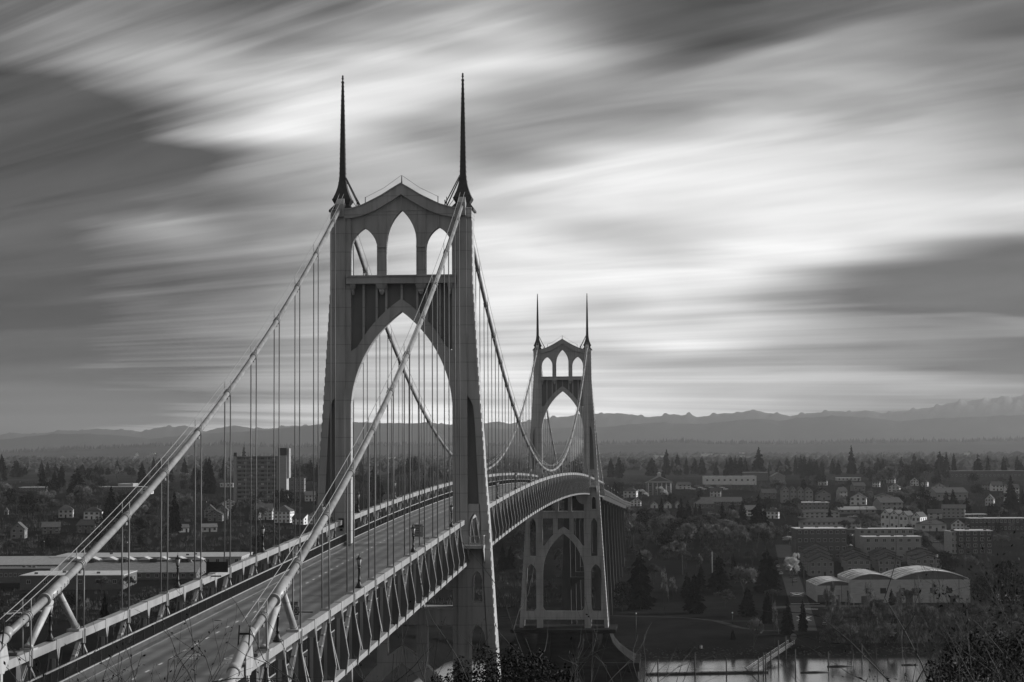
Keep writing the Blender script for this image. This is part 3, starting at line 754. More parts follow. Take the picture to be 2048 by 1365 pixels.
# --- cables
for s in (-1, 1):
    x = s*CW
    ys = dens(-127, 1.5, 4)+dens(1.5, 369.5, 6)[1:]+dens(369.5, 498, 6)[1:]
    c = MB(); c.tube([(x, y, cablez(y)) for y in ys], 0.262, 14)
    cab = c.build('main_cable', CABLE, bridge)
    for side in (-1, 1):
        h_ = MB(); h_.tube([(x+side*0.28, y, cablez(y)+1.15+(0.25 if abs(y-1.5) < 3 or abs(y-369.5) < 3 else 0)) for y in ys], 0.028, 5)
        h_.build('hand_rope', STEEL_L, cab)
    nodes = side_nodes+main_nodes+far_nodes
    stf = MB()
    for y in nodes:
        z = cablez(y); dz = (cablez(y+0.5)-cablez(y-0.5)); dv = Vector((0, 1, dz)).normalized()
        b_ = MB(); P = Vector((x, y, z))
        b_.tube([P-dv*0.36, P+dv*0.36], 0.295, 12); b_.tube([P-dv*0.32, P-dv*0.22], 0.35, 12); b_.tube([P+dv*0.22, P+dv*0.32], 0.35, 12); b_.tube([P-dv*0.05, P+dv*0.05], 0.35, 12)
        for side in (-1, 1): b_.tube([(x+side*0.28, y, z+0.3), (x+side*0.28, y, z+1.2)], 0.035, 5)
        b_.box(x-0.08, x+0.08, y-0.2, y+0.2, z-0.62, z-0.3)
        if y < 360: b_.build('cable_band', STEEL_L, cab)
        else: stf.add(b_.v, b_.f, True)
    o_ = stf.build('cable_band', STEEL_L, cab); o_['kind'] = 'stuff'
for s in (-1, 1):
    x = s*CW; st_ = MB()
    for y in side_nodes+main_nodes+far_nodes:
        zc, zt_ = cablez(y), chord(y)
        m = MB()
        for side in (-1, 1): m.tube([(x+side*0.27, y, zc), (x+side*0.27, y, zt_-0.6)], 0.062 if y < 20 else 0.058, 6)
        m.box(x-0.40, x+0.40, y-0.10, y+0.10, zt_-1.0, zt_+0.02)
        if y < 360: m.build('suspender', ROPE, bridge)
        else: st_.add(m.v, m.f)
    o_ = st_.build('suspender', ROPE, bridge); o_['kind'] = 'stuff'
# cable end: sleeve, inclined tubular struts, saddle bent, lower cable
for s in (-1, 1):
    x = s*CW
    m = MB(); m.tube([(x, -118.3, cablez(-118.3)), (x, -114.2, cablez(-114.2))], 0.37, 14); m.tube([(x, -118.5, cablez(-118.5)), (x, -118.3, cablez(-118.3))], 0.44, 14)
    for yy in (-117.6, -116.8, -116.0, -115.2, -114.5): m.box(x-0.41, x+0.41, yy-0.07, yy+0.07, cablez(yy)-0.12, cablez(yy)+0.12)
    sl = m.build('cable_sleeve', STEEL_L, bridge)
    m = MB(); m.box(x-0.1, x+0.1, -118.3, -114.2, cablez(-116.3)+0.3, cablez(-116.3)+0.42)
    for (ya, za, yb, zb) in ((-117.2, cablez(-117.2)-0.5, -121.6, chord(-121.6)+0.25), (-115.4, cablez(-115.4)-0.5, -111.6, chord(-111.6)+0.35)):
        m = MB(); m.tube([(x, ya, za), (x, yb, zb)], 0.24, 14); m.tube([(x, ya, za+0.45), (x, ya, za-0.02)], 0.1, 8); m.tube([(x, yb, zb), (x, yb+(yb-ya)*0.03, zb-0.12)], 0.30, 12); m.box(x-0.45, x+0.45, yb-0.5, yb+0.5, chord(yb)+0.0, chord(yb)+0.16)
        m.build('cable_strut', STEEL, bridge)
    m = MB(); m.tube([(x, -126.2, 62.25), (x, -128.5, 61.6), (x, -131.0, 60.4), (x, -150, 51)], [0.34, 0.34, 0.34, 0.34], 16); m.tube([(x, -130.2, 60.8), (x, -130.6, 60.6)], 0.41, 16)
    m.tube([(x, -125.6, 62.6), (x, -126.4, 62.2)], [0.30, 0.40], 16)
    m.build('lower_cable_sheath', STEEL_L, bridge)
    m = MB()
    for q in (-0.42, 0.36):
        m.prism([(-128.9, 61.3), (-127.2, 61.9), (-126.7, 60.9), (-127.6, 60.1), (-128.9, 60.2)], 'x', x+q, x+q+0.06)
    m.bar((x+0.3, -127.9, 60.4), (x+0.3, -127.9, 45), 0.14, 0.4, (0, 1, 0)); m.bar((x-0.3, -127.9, 60.4), (x-0.3, -127.9, 45), 0.14, 0.4, (0, 1, 0))
    bent = m.build('cable_bent', STEEL, bridge)
    m = MB()
    for side in (-1, 1): m.bar((x+side*0.33, -127.9, 61.5), (x+side*0.33, -127.4, 63.1), 0.07, 0.1)
    m.bar((x-0.33, -127.5, 62.6), (x+0.33, -127.5, 62.6), 0.08, 0.12); m.bar((x-0.33, -127.8, 61.9), (x+0.33, -127.8, 61.9), 0.06, 0.06)
    m.build('walkway_gate', CHAR, bent)
    m = MB(); m.box(x-0.75, x+0.1, -124.4, -123.4, 56, 60.9); m.box(x-0.85, x+0.2, -124.5, -123.3, 60.9, 61.08); m.build('end_post', STEEL_D, bridge)
# concrete bent carrying the near end of the deck
m = MB(); m.box(-8.5, 8.5, -132.5, -129.5, 30, 55); m.build('end_pier', CONC, bridge)
#MARK_LAMPS
# ---------------------------------------------------------------- lamp posts on the trusses
def lamp_proto():
    t = thing('lamp_post', 'x', 'street lamp', (0, 0, 0), 0, 'lantern posts along both trusses')
    m = MB(); m.lathe((0, 0, 0), [(0, 0.34), (0.08, 0.34), (0.12, 0.27), (0.2, 0.25), (0.42, 0.13), (0.62, 0.115), (0.66, 0.15), (0.72, 0.11), (1.55, 0.085), (1.58, 0.13), (1.64, 0.13), (1.7, 0.08), (1.78, 0.12), (1.86, 0.16)], 10)
    m.build('post', CHAR, t)
    m = MB(); m.lathe((0, 0, 0), [(1.87, 0.12), (2.36, 0.215), (2.37, 0.215)], 6); m.build('lantern_glass', LAMPG, t)
    m = MB()
    for k in range(6):
        a = k*math.pi/3; m.bar((0.125*math.cos(a), 0.125*math.sin(a), 1.86), (0.215*math.cos(a), 0.215*math.sin(a), 2.38), 0.02, 0.02)
    m.lathe((0, 0, 0), [(2.37, 0.28), (2.42, 0.28), (2.44, 0.22), (2.6, 0.08), (2.66, 0.1), (2.72, 0.03), (2.95, 0.01)], 8); m.build('lantern_frame', CHAR, t)
    return t
ORD = ['first', 'second', 'third', 'fourth', 'fifth', 'sixth', 'seventh', 'eighth', 'ninth', 'tenth', '11th', '12th', '13th', '14th', '15th', '16th', '17th', '18th', '19th', '20th']+['%dth' % i if i % 10 > 3 or i % 10 == 0 or i in (11, 12, 13) else '%d%s' % (i, {1: 'st', 2: 'nd', 3: 'rd'}[i % 10]) for i in range(21, 120)]
lp = lamp_proto(); first = True
LY_side = [-117.2, -82.7, -47.8, -12.9]; LY_main = [14.0+35.0*i for i in range(11)]; LY_far = [385+35*i for i in range(4)]
for s, nm in ((1, 'right'), (-1, 'left')):
    for ys, where in ((LY_side, 'side'), (LY_main, 'main'), (LY_far, 'far')):
        ordered = sorted(ys, reverse=(where == 'side'))
        for y in ys:
            o = lp if first else copy_tree(lp); first = False
            o.location = (s*CW, y, chord(y)+0.04)
            i = ordered.index(y)
            if where == 'side': lb_ = 'black lantern lamp post on %s truss, %s one this side of the near tower' % (nm, ORD[i])
            elif where == 'main': lb_ = 'black lantern lamp post on %s truss, %s one beyond the near tower' % (nm, ORD[i])
            else: lb_ = 'black lantern lamp post on %s truss, %s one beyond the far tower' % (nm, ORD[i])
            tag(o, lb_, 'street lamp', 'lantern posts along both trusses')
# ---------------------------------------------------------------- signs
def text_mesh(name, body, size, m, parent, loc, rot=(math.pi/2, 0, 0), sx=1.0):
    cu = bpy.data.curves.new(name, 'FONT'); cu.body = body; cu.size = size; cu.align_x = 'CENTER'; cu.align_y = 'CENTER'; cu.extrude = 0.004; cu.space_character = 1.0; cu.offset = 0.006*size/0.2
    tmp = bpy.data.objects.new('tmp', cu); C.objects.link(tmp)
    bpy.context.view_layer.update(); dg = bpy.context.evaluated_depsgraph_get()
    me = bpy.data.meshes.new_from_object(tmp.evaluated_get(dg)); bpy.data.objects.remove(tmp); bpy.data.curves.remove(cu)
    me.materials.clear(); me.materials.append(m)
    o = bpy.data.objects.new(name, me); C.objects.link(o); o.parent = parent; o.location = loc; o.rotation_euler = rot; o.scale = (sx, 1, 1); return o
SIGN = mat('sign face grey', 0.36, 0.5, 0.08, 2); SIGNB = mat('sign dark metal', 0.02, 0.5, 0.2, 2)
def sign_route():
    p, _ = at(600.5, 1232, 153-0.0)
    # stands on the right chord near Y=-107
    y = -104.6; x = 6.45; z0 = chord(y)
    t = thing('route_sign', 'route sign reading EAST over a 30 shield, on bracket of right truss', 'road sign', (x, y, z0))
    m = MB(); m.box(-0.32, 0.32, -0.03, 0.0, 0.30, 0.92); m.build('shield_plate', SIGNB, t)
    sh = MB(); pts = [(-0.26, 0.86), (0.26, 0.86), (0.29, 0.62), (0.27, 0.48), (0.16, 0.38), (0, 0.34), (-0.16, 0.38), (-0.27, 0.48), (-0.29, 0.62)]
    sh.prism(pts, 'y', -0.036, -0.031); sh.build('shield', SIGN, t)
    text_mesh('numeral', '30', 0.46, SIGNB, t, (0, -0.042, 0.61))
    m = MB(); m.box(-0.3, 0.3, -0.03, 0.0, 0.98, 1.3); pl_ = m.build('direction_plate', SIGN, t)
    text_mesh('lettering', 'EAST', 0.26, SIGNB, t, (0, -0.036, 1.14), sx=0.85)
    m = MB(); m.box(-0.29, 0.29, -0.03, 0.0, -0.05, 0.24); m.build('lower_plate', SIGN, t)
    m = MB(); m.box(-0.03, 0.03, 0.0, 0.05, -0.1, 1.3); m.box(-0.03, 1.35, 0.0, 0.06, 0.48, 0.56); m.build('bracket', SIGNB, t)
sign_route()
def sign_brakes():
    y = -27.5; x = 5.55; z0 = chord(y)
    t = thing('notice_sign', 'grey notice sign about engine brakes fixed to right truss before near tower', 'road sign', (x, y, z0))
    m = MB(); m.box(-0.6, 0.6, -0.03, 0.0, 0.0, 1.36); m.build('sign_board', SIGN, t)
    fr = MB()
    for a in ((-0.6, 0.6, -0.034, -0.031, 0.0, 0.03), (-0.6, 0.6, -0.034, -0.031, 1.33, 1.36), (-0.6, -0.57, -0.034, -0.031, 0.03, 1.33), (0.57, 0.6, -0.034, -0.031, 0.03, 1.33)): fr.box(*a)
    fr.build('sign_border', SIGNB, t)
    for i, (s_, sx) in enumerate((('UNMUFFLED', 0.72), ('ENGINE', 0.66), ('BRAKES', 0.8), ('PROHIBITED', 0.72), ('ORS 811.492', 0.75))):
        text_mesh('lettering', s_, 0.2, SIGNB, t, (0, -0.038, 1.2-i*0.262), sx=sx*1.1)
    m = MB(); m.box(0.72, 0.84, 0.0, 0.1, -0.2, 1.22); m.box(0.6, 0.84, 0.0, 0.06, 1.1, 1.16); m.box(0.6, 1.3, 0.0, 0.1, -0.2, -0.1); m.build('bracket', SIGNB, t)
sign_brakes()
t = thing('notice_sign', 'dark blank back of large sign on left truss of near side span', 'road sign', (-6.95, -71.6, chord(-71.6)))
m = MB(); m.box(-1.0, 1.0, 0, 0.05, 0.25, 1.2); m.box(-0.98, 0.98, -0.03, 0.0, 0.7, 0.76); m.build('sign_board', SIGNB, t)
m = MB(); m.box(-0.95, -0.85, -0.06, 0, -0.1, 1.1); m.box(-1.2, 0.4, -0.1, 0.0, -0.15, -0.03); m.build('bracket', SIGNB, t)
#MARK_VIADUCT
# ---------------------------------------------------------------- approach viaduct beyond the far side span
def build_viaduct():
    v = thing('approach_viaduct', 'long approach viaduct on tall concrete piers beyond the far tower', 'viaduct', (0, 499, 10))
    vz = [(499, 57.6), (522, 56.1), (583, 53.7), (695, 49.0), (841, 43.0), (1000, 37.5)]
    off = Vector((0, 499, 10))
    def loc(mb): mb.v = [(x-off.x, y-off.y, z-off.z) for x, y, z in mb.v]; return mb
    def sweep(x0, x1, a, b):
        m = MB(); ys = dens(499, 1000, 20); vs = []; fs = []
        for y in ys:
            z = interp(vz, y); vs += [(x0, y, z+a), (x1, y, z+a), (x1, y, z+b), (x0, y, z+b)]
        for i in range(len(ys)-1):
            for q in range(4):
                q2 = (q+1) % 4; fs.append((i*4+q, i*4+q2, i*4+4+q2, i*4+4+q))
        n = (len(ys)-1)*4; fs += [(3, 2, 1, 0), (n, n+1, n+2, n+3)]; m.add(vs, fs); return m
    dk = loc(sweep(-7.6, 7.6, -0.8, -0.1)).build('viaduct_deck', CONC_V, v)
    loc(sweep(-7.3, -7.0, -2.8, -0.85)).build('girder', CONC_V, v); loc(sweep(7.0, 7.3, -2.8, -0.85)).build('girder', CONC_V, v)
    for s in (-1, 1):
        pr = loc(sweep(*sorted((s*7.4, s*7.65)), 0.95, 1.2)).build('parapet', STEEL_D, v)
        pk = MB(); y = 499
        while y < 1000:
            z = interp(vz, y); pk.box(*sorted((s*7.38, s*7.66)), y-0.5, y+0.5, z-0.1, z+1.3); y += 3.2
        o = loc(pk).build('baluster', STEEL_D, pr); o['kind'] = 'stuff'
    for i, y in enumerate((501, 540, 580, 620, 660, 705, 750, 800, 850, 905)):
        z = interp(vz, y)-2.8; m = MB(); gz = hz(depth_of(Vector((0, y, 0))), (Vector((0, y, 0))-CAM).dot(RH))-1
        if z-gz < 4: continue
        for s in (-1, 1):
            bw_ = 2.2+(z-gz)*0.03
            m.loft([(gz, *sorted((s*(6.2-bw_/2), s*(6.2+bw_/2+0.6))), y-bw_*0.6, y+bw_*0.6), (z-7, *sorted((s*4.9, s*6.9)), y-0.9, y+0.9), (z-1.2, *sorted((s*4.9, s*6.9)), y-0.9, y+0.9)])
        n_ = dens(-4.95, 4.95, 0.5)
        m.between([(x, arc(x, 4.95, z-9, 7.2), z-1.2) for x in n_], y-0.7, y+0.7)
        m.box(-7.6, 7.6, y-1.3, y+1.3, z-1.2, z)
        if z-gz > 30:
            zz = (gz+z)/2-3; m.between([(x, arc(x, 4.9, zz-7, 6.2), zz) for x in n_], y-0.7, y+0.7)
        loc(m).build('pier', CONC_V, v)
        if i == 0:
            pass
    lpz = LY = [521, 565, 611, 652, 705, 790, 870]
    for i, y in enumerate(LY):
        for s, nm in ((1, 'right'), (-1, 'left')):
            o = copy_tree(lp); o.location = (s*7.5, y, interp(vz, y)+1.25)
            tag(o, 'black lantern lamp post on the approach viaduct, %s on its %s side' % (ORD[i], nm), 'street lamp', 'lantern posts on the approach viaduct')
build_viaduct()
# ================================================================ TOWN, TREES, SHORE
def atz(u, v, z):
    d = ray(u, v); k = (z-CAM.z)/d.z; return CAM+d*k
# ---- tree meshes (unit height), four looks each
def tri(vs, fs, p, a, b):
    o = len(vs); vs += [tuple(p), tuple(a), tuple(b)]; fs.append((o, o+1, o+2))
def mesh_of(name, vs, fs, m, smooth=False):
    me = bpy.data.meshes.new(name); me.from_pydata(vs, [], fs); me.materials.append(m); me.update(); return me
def rv(rnd, s=1.0): return Vector((rnd.uniform(-s, s), rnd.uniform(-s, s), rnd.uniform(-s, s)))
def conifer_meshes(seed, slim=1.0, ragged=0.25, full=0.8):
    rnd = random.Random(seed); vs = []; fs = []
    n = 30
    for i in range(n):
        t = i/(n-1); z = 0.07+0.92*t; rad = 0.5*slim*((1-t)**full)*(1.0-0.35*max(0, 0.16-t)/0.16)
        k = max(4, int(11*(1-t)+4)); gap = rnd.random()
        for j in range(k):
            a = 2*math.pi*(j+rnd.random()*0.9)/k; r = rad*rnd.uniform(1-ragged*1.6, 1+ragged*0.5)
            if rnd.random() < 0.10: continue
            dr = Vector((math.cos(a), math.sin(a), 0)); sd_ = Vector((-dr.y, dr.x, 0))
            base = Vector((0, 0, z)); tip = base+dr*r+Vector((0, 0, -0.10*r*2+rnd.uniform(-.012, .02)))
            for q in (0.35, 0.7, 1.0):
                c = base.lerp(tip, q*0.8); w_ = (0.035+0.10*rad)*(1.15-q*0.5)
                e = base.lerp(tip, min(1.08, q+0.22))
                tri(vs, fs, c+sd_*w_+rv(rnd, .008), c-sd_*w_+rv(rnd, .008), e+Vector((0, 0, -0.012)))
                tri(vs, fs, c+Vector((0, 0, w_*0.7))+rv(rnd, .008), c-Vector((0, 0, w_*0.9))+rv(rnd, .008), e+sd_*rnd.uniform(-w_, w_))
    for q in range(6): tri(vs, fs, (rnd.uniform(-.01, .01), -.006, 0.93), (.008, .006, 0.93), (0, 0, 1.0+q*.002))
    crown = mesh_of('crown', vs, fs, FIR)
    b = MB(); b.tube([(0, 0, -0.03), (0, 0, 0.5), (0, 0, 0.95)], [0.022, 0.014, 0.003], 5)
    return crown, mesh_of('trunk', b.v, b.f, BARK)
def bare_meshes(seed, m, width=0.85, nt=3200, tw=0.012, low=0.16, top=0.5):
    rnd = random.Random(seed); b = MB(); vs = []; fs = []; tips = []
    def grow(p, d, L, r, lev):
        q = p+d*L*0.5+rv(rnd, L*0.05); e = p+d*L+rv(rnd, L*0.08)
        b.tube([p, q, e], [r, r*0.8, r*0.55], 4 if lev < 2 else 3, cap=False)
        if lev >= 4: tips.append((e, d)); return
        for _ in range(3 if lev else 4):
            nd = (d+rv(rnd, 0.62)+Vector((0, 0, 0.12))).normalized(); s_ = rnd.uniform(0.25, 0.95) if lev == 0 else 1.0
            grow(p.lerp(e, s_) if lev == 0 else e, nd, L*rnd.uniform(0.6, 0.82), r*0.55, lev+1)
    grow(Vector((0, 0, -0.02)), Vector((0, 0, 1)), 0.30, 0.021, 0)
    for (e, d) in tips:
        for _ in range(max(1, int(nt/len(tips)))):
            dd = (d+rv(rnd, 0.9)).normalized(); L = rnd.uniform(0.04, 0.11); s_ = dd.cross(rv(rnd)).normalized()*tw*rnd.uniform(.5, 1)
            st = e+rv(rnd, 0.03); tri(vs, fs, st+s_, st-s_, st+dd*L)
    allv = [Vector(v) for v in vs]; zmax = max(v.z for v in allv); rx = sorted(math.hypot(v.x, v.y) for v in allv)[int(len(allv)*.95)]
    sx, sz = width*0.5/rx, 1/zmax
    vs = [(x*sx, y*sx, z*sz) for x, y, z in vs]; b.v = [(x*sx, y*sx, z*sz) for x, y, z in b.v]
    return mesh_of('crown', vs, fs, m), mesh_of('trunk', b.v, b.f, BARK if m is not BLOSS else BARK)
def round_meshes(seed, m, nl=1500, size=0.045):
    rnd = random.Random(seed); vs = []; fs = []; blobs = []
    for _ in range(9): blobs.append((Vector((rnd.uniform(-.26, .26), rnd.uniform(-.26, .26), rnd.uniform(.32, .8))), rnd.uniform(.15, .27)))
    blobs.append((Vector((0, 0, .5)), .3))
    for _ in range(nl):
        c, r = rnd.choice(blobs); d = rv(rnd).normalized(); p = c+d*r*rnd.uniform(.65, 1.05)
        if p.z < .08: continue
        s_ = d.cross(rv(rnd)).normalized()*size*rnd.uniform(.5, 1); t_ = (d*rnd.uniform(-.5, .6)+rv(rnd, .6)).normalized()*size*rnd.uniform(.6, 1.3)
        tri(vs, fs, p+s_, p-s_, p+t_)
    zmax = max(v[2] for v in vs); vs = [(x, y, z/zmax) for x, y, z in vs]
    b = MB(); b.tube([(0, 0, -0.03), (0.01, 0, 0.3), (0, 0, 0.7)], [0.03, 0.02, 0.006], 5)
    for q in range(4): b.tube([(0, 0, 0.25+.05*q), (0.2*math.cos(q*1.6), 0.2*math.sin(q*1.6), 0.6)], [0.014, 0.004], 4)
    return mesh_of('crown', vs, fs, m), mesh_of('trunk', b.v, b.f, BARK)
TM = {
 'fir': [conifer_meshes(11, full=0.62), conifer_meshes(12, ragged=0.38, full=0.55), conifer_meshes(13, 0.8, full=0.5), conifer_meshes(14, ragged=0.45, full=0.75), conifer_meshes(15, ragged=0.55, full=0.5), conifer_meshes(16, 1.1, ragged=0.5, full=0.45), conifer_meshes(17, 0.75, ragged=0.4, full=0.7)],
 'bare': [bare_meshes(21, TWIG), bare_meshes(22, TWIG, 0.9), bare_meshes(23, TWIG, 0.7), bare_meshes(24, TWIG, 1.0)],
 'dbare': [bare_meshes(31, TWIG_D), bare_meshes(32, TWIG_D, 0.95), bare_meshes(33, TWIG_D, 0.75), bare_meshes(34, TWIG_D, 0.85)],
 'sparse': [bare_meshes(41, TWIG, 0.5, 700, 0.007), bare_meshes(42, TWIG, 0.62, 700, 0.007)],
 'round': [round_meshes(51, BROAD), round_meshes(52, BROAD), round_meshes(53, BROAD)],
 'blossom': [bare_meshes(61, BLOSS, 1.0, 2600, 0.015), bare_meshes(62, BLOSS, 0.9, 2600, 0.015)],
}
NAMES = {'fir': ('fir_tree', 'dark pointed fir'), 'bare': ('bare_tree', 'pale grey leafless tree'), 'dbare': ('bare_tree', 'dark leafless tree'), 'sparse': ('birch_tree', 'thin sparse leafless tree'),
         'round': ('evergreen_tree', 'dark rounded evergreen tree'), 'blossom': ('blossom_tree', 'white blossoming tree')}
TREES = []          # (object, kind, u, v, heightpx)
trnd = random.Random(99)
def tree(kind, u, vb, vt, hw, D=None):
    """trunk foot seen at (u, vb), top at vt, crown half-width hw (photo pixels at that distance)"""
    p, Dp = at(u, vb) if D is None else at(u, vb, D)
    if D is not None:
        p.z = hz(Dp, (p-CAM).dot(RH))
    s = Dp/F_PX; H = (vb-vt)*s if D is None else (894-vt)*s+CAM.z-p.z-0.0
    if D is not None: H = max(4, (CAM.z+(894-vt)*s)-p.z)
    cr, tr = trnd.choice(TM[kind])
    nm = NAMES[kind][0]
    o = bpy.data.objects.new(nm, None); C.objects.link(o); o.location = p; o.rotation_euler = (0, 0, trnd.uniform(0, 6.28)); o.scale = (hw*2*s, hw*2*s, H); o.empty_display_size = .1
    c = bpy.data.objects.new('crown', cr); C.objects.link(c); c.parent = o
    t = bpy.data.objects.new('trunk', tr); C.objects.link(t); t.parent = o
    TREES.append((o, kind, u, (vb if D is None else 894+(CAM.z-p.z)/s), vt)); return o
# ---- houses
HB = []             # screen boxes kept clear of filler trees
def house(name, label, cat, u0, u1, vb, vt, kind='gs', wa=0.2, ra=0.05, fl=2, co=3, rot=0.0, dp=None, ef=0.62, group=None, trim=True, extra=None, D=None, base=4, wdm=None):
    p, Dp = at((u0+u1)/2, vb) if D is None else at((u0+u1)/2, vb, D)
    s = Dp/F_PX; Hh = (vb-vt)*s; a = R(rot); wd = (u1-u0)*s
    if dp is None: dp = wd*0.8
    if rot: wd = max(wd*0.4, (wd-abs(math.sin(a))*dp)/math.cos(a))
    if wdm: wd = wdm
    t = thing(name, label, cat, p, YAW+a, group)
    he = Hh*ef if kind not in ('flat',) else Hh
    x0, x1 = -wd/2, wd/2
    wm = wallm(round(min(0.75, wa*1.8), 2)); rm = roofm(round(ra, 2))
    w = MB(); ov = min(0.6, wd*0.05)
    r = MB()
    if kind == 'flat':
        w.box(x0, x1, 0, dp, -base, Hh-0.35); r.box(x0-0.25, x1+0.25, -0.25, dp+0.25, Hh-0.35, Hh)
    elif kind == 'gf':
        w.prism([(x0, -base), (x1, -base), (x1, he), (0, Hh-0.25), (x0, he)], 'y', 0, dp)
        sl = (Hh-he)/(wd/2)
        for q in (-1, 1):
            r.prism([(0, Hh), (0, Hh-0.3), (q*(wd/2+ov), he-0.3-sl*ov), (q*(wd/2+ov), he-sl*ov)][::q], 'y', -ov, dp+ov)
    elif kind == 'gs':
        w.prism([(0, -base), (dp, -base), (dp, he), (dp/2, Hh-0.25), (0, he)], 'x', x0, x1)
        sl = (Hh-he)/(dp/2)
        r.prism([(dp/2, Hh), (dp/2, Hh-0.3), (-ov, he-0.3-sl*ov), (-ov, he-sl*ov)], 'x', x0-ov, x1+ov)
        r.prism([(dp/2, Hh), (dp/2, Hh-0.3), (dp+ov, he-0.3-sl*ov), (dp+ov, he-sl*ov)][::-1], 'x', x0-ov, x1+ov)
    elif kind == 'hip':
        w.box(x0, x1, 0, dp, -base, he); k2 = min(wd, dp)*0.45; yy = dp/2
        if wd >= dp: rid = [(x0+k2, yy, Hh), (x1-k2, yy, Hh)]
        else: rid = [(0, k2, Hh), (0, dp-k2, Hh)]
        vs = [(x0-ov, -ov, he), (x1+ov, -ov, he), (x1+ov, dp+ov, he), (x0-ov, dp+ov, he)]+rid
        if wd >= dp: r.add(vs, [(0, 1, 5, 4), (1, 2, 5), (2, 3, 4, 5), (3, 0, 4), (3, 2, 1, 0)])
        else: r.add(vs, [(0, 1, 4), (1, 2, 5, 4), (2, 3, 5), (3, 0, 4, 5), (3, 2, 1, 0)])
    w.build('wall', wm, t); ro = r.build('roof', rm, t)
    # windows on the front and on the right-hand side
    tn = trim
    fh = he/fl
    def win(xc, yc, zc, ww, wh, side):
        g = MB(); f_ = MB()
        if side == 'f':
            g.box(xc-ww/2, xc+ww/2, -0.03, 0.02, zc-wh/2, zc+wh/2); f_.box(xc-ww/2-0.12, xc+ww/2+0.12, -0.06, -0.035, zc+wh/2, zc+wh/2+0.14); f_.box(xc-ww/2-0.12, xc+ww/2+0.12, -0.06, -0.035, zc-wh/2-0.14, zc-wh/2)
            f_.box(xc-ww/2-0.12, xc-ww/2, -0.06, -0.035, zc-wh/2, zc+wh/2); f_.box(xc+ww/2, xc+ww/2+0.12, -0.06, -0.035, zc-wh/2, zc+wh/2); f_.box(xc-0.05, xc+0.05, -0.05, -0.035, zc-wh/2, zc+wh/2)
        else:
            g.box(x1-0.02, x1+0.03, yc-ww/2, yc+ww/2, zc-wh/2, zc+wh/2); f_.box(x1+0.035, x1+0.06, yc-ww/2-0.12, yc+ww/2+0.12, zc+wh/2, zc+wh/2+0.14); f_.box(x1+0.035, x1+0.06, yc-ww/2-0.12, yc+ww/2+0.12, zc-wh/2-0.14, zc-wh/2)
        o = g.build('window', GLASS, t)
        if tn: f_.build('frame', TRIM, o)
    for i in range(fl):
        for j in range(co):
            xc = x0+wd*(j+0.5)/co
            if i == 0 and j == co//2 and fl > 0 and cat == 'house':
                g = MB(); g.box(xc-0.55, xc+0.55, -0.05, 0.02, 0, min(2.2, fh*0.85)); g.build('door', CHAR, t); continue
            win(xc, 0, fh*(i+0.55), min(1.7, wd/co*0.45), min(1.6, fh*0.5), 'f')
        nc = max(1, int(dp/wd*co*0.8))
        for j in range(min(nc, 6)): win(0, dp*(j+0.5)/min(nc, 6), fh*(i+0.55), min(1.4, dp/nc*0.4), min(1.5, fh*0.5), 's')
    if kind == 'gf' and Hh-he > 2: win(0, 0, he+(Hh-he)*0.3, min(1.2, wd*0.15), min(1.2, (Hh-he)*.35), 'f')
    if extra == 'chimney' or (cat == 'house' and extra is None and trnd.random() < 0.5):
        c = MB(); cx = wd*0.22; cy = dp*0.55; c.box(cx-0.35, cx+0.35, cy-0.35, cy+0.35, he*0.8, Hh+0.9); c.build('chimney', wallm(0.12), ro)
    if kind == 'flat' and extra != 'plain':
        for q in range(3):
            c = MB(); cx = lerp(trnd.random(), x0*.8, x1*.8); cy = lerp(trnd.random(), dp*.2, dp*.8); c.box(cx-0.8, cx+0.8, cy-0.6, cy+0.6, Hh-0.01, Hh+0.9); c.build('vent_unit', wallm(0.12), ro)
    HB.append((u0-2, u1+2, vt-1, vb, Dp)); t['wd'] = wd; del t['wd']
    return t, wd, dp, Hh, he, Dp
# ---------------------------------------------------------------- right bank
# hall with a temple front and cupola
t, wd, dp, Hh, he, Dp = house('gabled_hall', 'brick hall with white pediment and small cupola, right of the far tower', 'hall', 1295, 1343, 990, 953.5, 'gf', 0.09, 0.30, 2, 4, 0, 22, 0.66, extra='none', trim=True)
m = MB()
for q in range(6):
    x = lerp(q/5, -wd/2+0.8, wd/2-0.8); m.lathe((x, -1.6, 0), [(0, .45), (he, .38)], 8)
m.build('column', TRIM, t)
m = MB(); m.box(-wd/2-.5, wd/2+.5, -2.3, 0, he-0.2, he+1.0); m.prism([(-wd/2-.5, he+1.0), (wd/2+.5, he+1.0), (0, Hh+.6)], 'y', -2.3, 0); m.build('pediment', wallm(0.38), t)
m = MB(); m.prism([(-wd/2+2, he+1.4), (wd/2-2, he+1.4), (0, Hh-.3)], 'y', -2.36, -2.32); m.build('tympanum', wallm(0.16), t)
m = MB(); m.box(-1.7, 1.7, 1, 4.4, Hh-.8, Hh+2.4); m.box(-2.1, 2.1, .6, 4.8, Hh+2.4, Hh+2.7); m.lathe((0, 2.7, 0), [(Hh+2.7, 2.6), (Hh+3.9, .3)], 4, False, rot=math.pi/4); m.build('cupola', wallm(0.38), t)
house('modern_building', 'white flat-roofed modern building behind trees, left part of the upper town', 'building', 1409, 1513, 970, 953, 'flat', 0.42, 0.5, 1, 9, 0, 20)
house('low_building', 'long dark flat building at the tree line left of the small gabled shed', 'building', 1488, 1536, 962, 945, 'flat', 0.08, 0.35, 1, 6, 0, 18, D=None)
house('gabled_shed', 'pale gabled shed with light roof edge at the tree line', 'house', 1544, 1570, 964, 945.5, 'gf', 0.14, 0.4, 1, 2, 0, 14, extra='none')
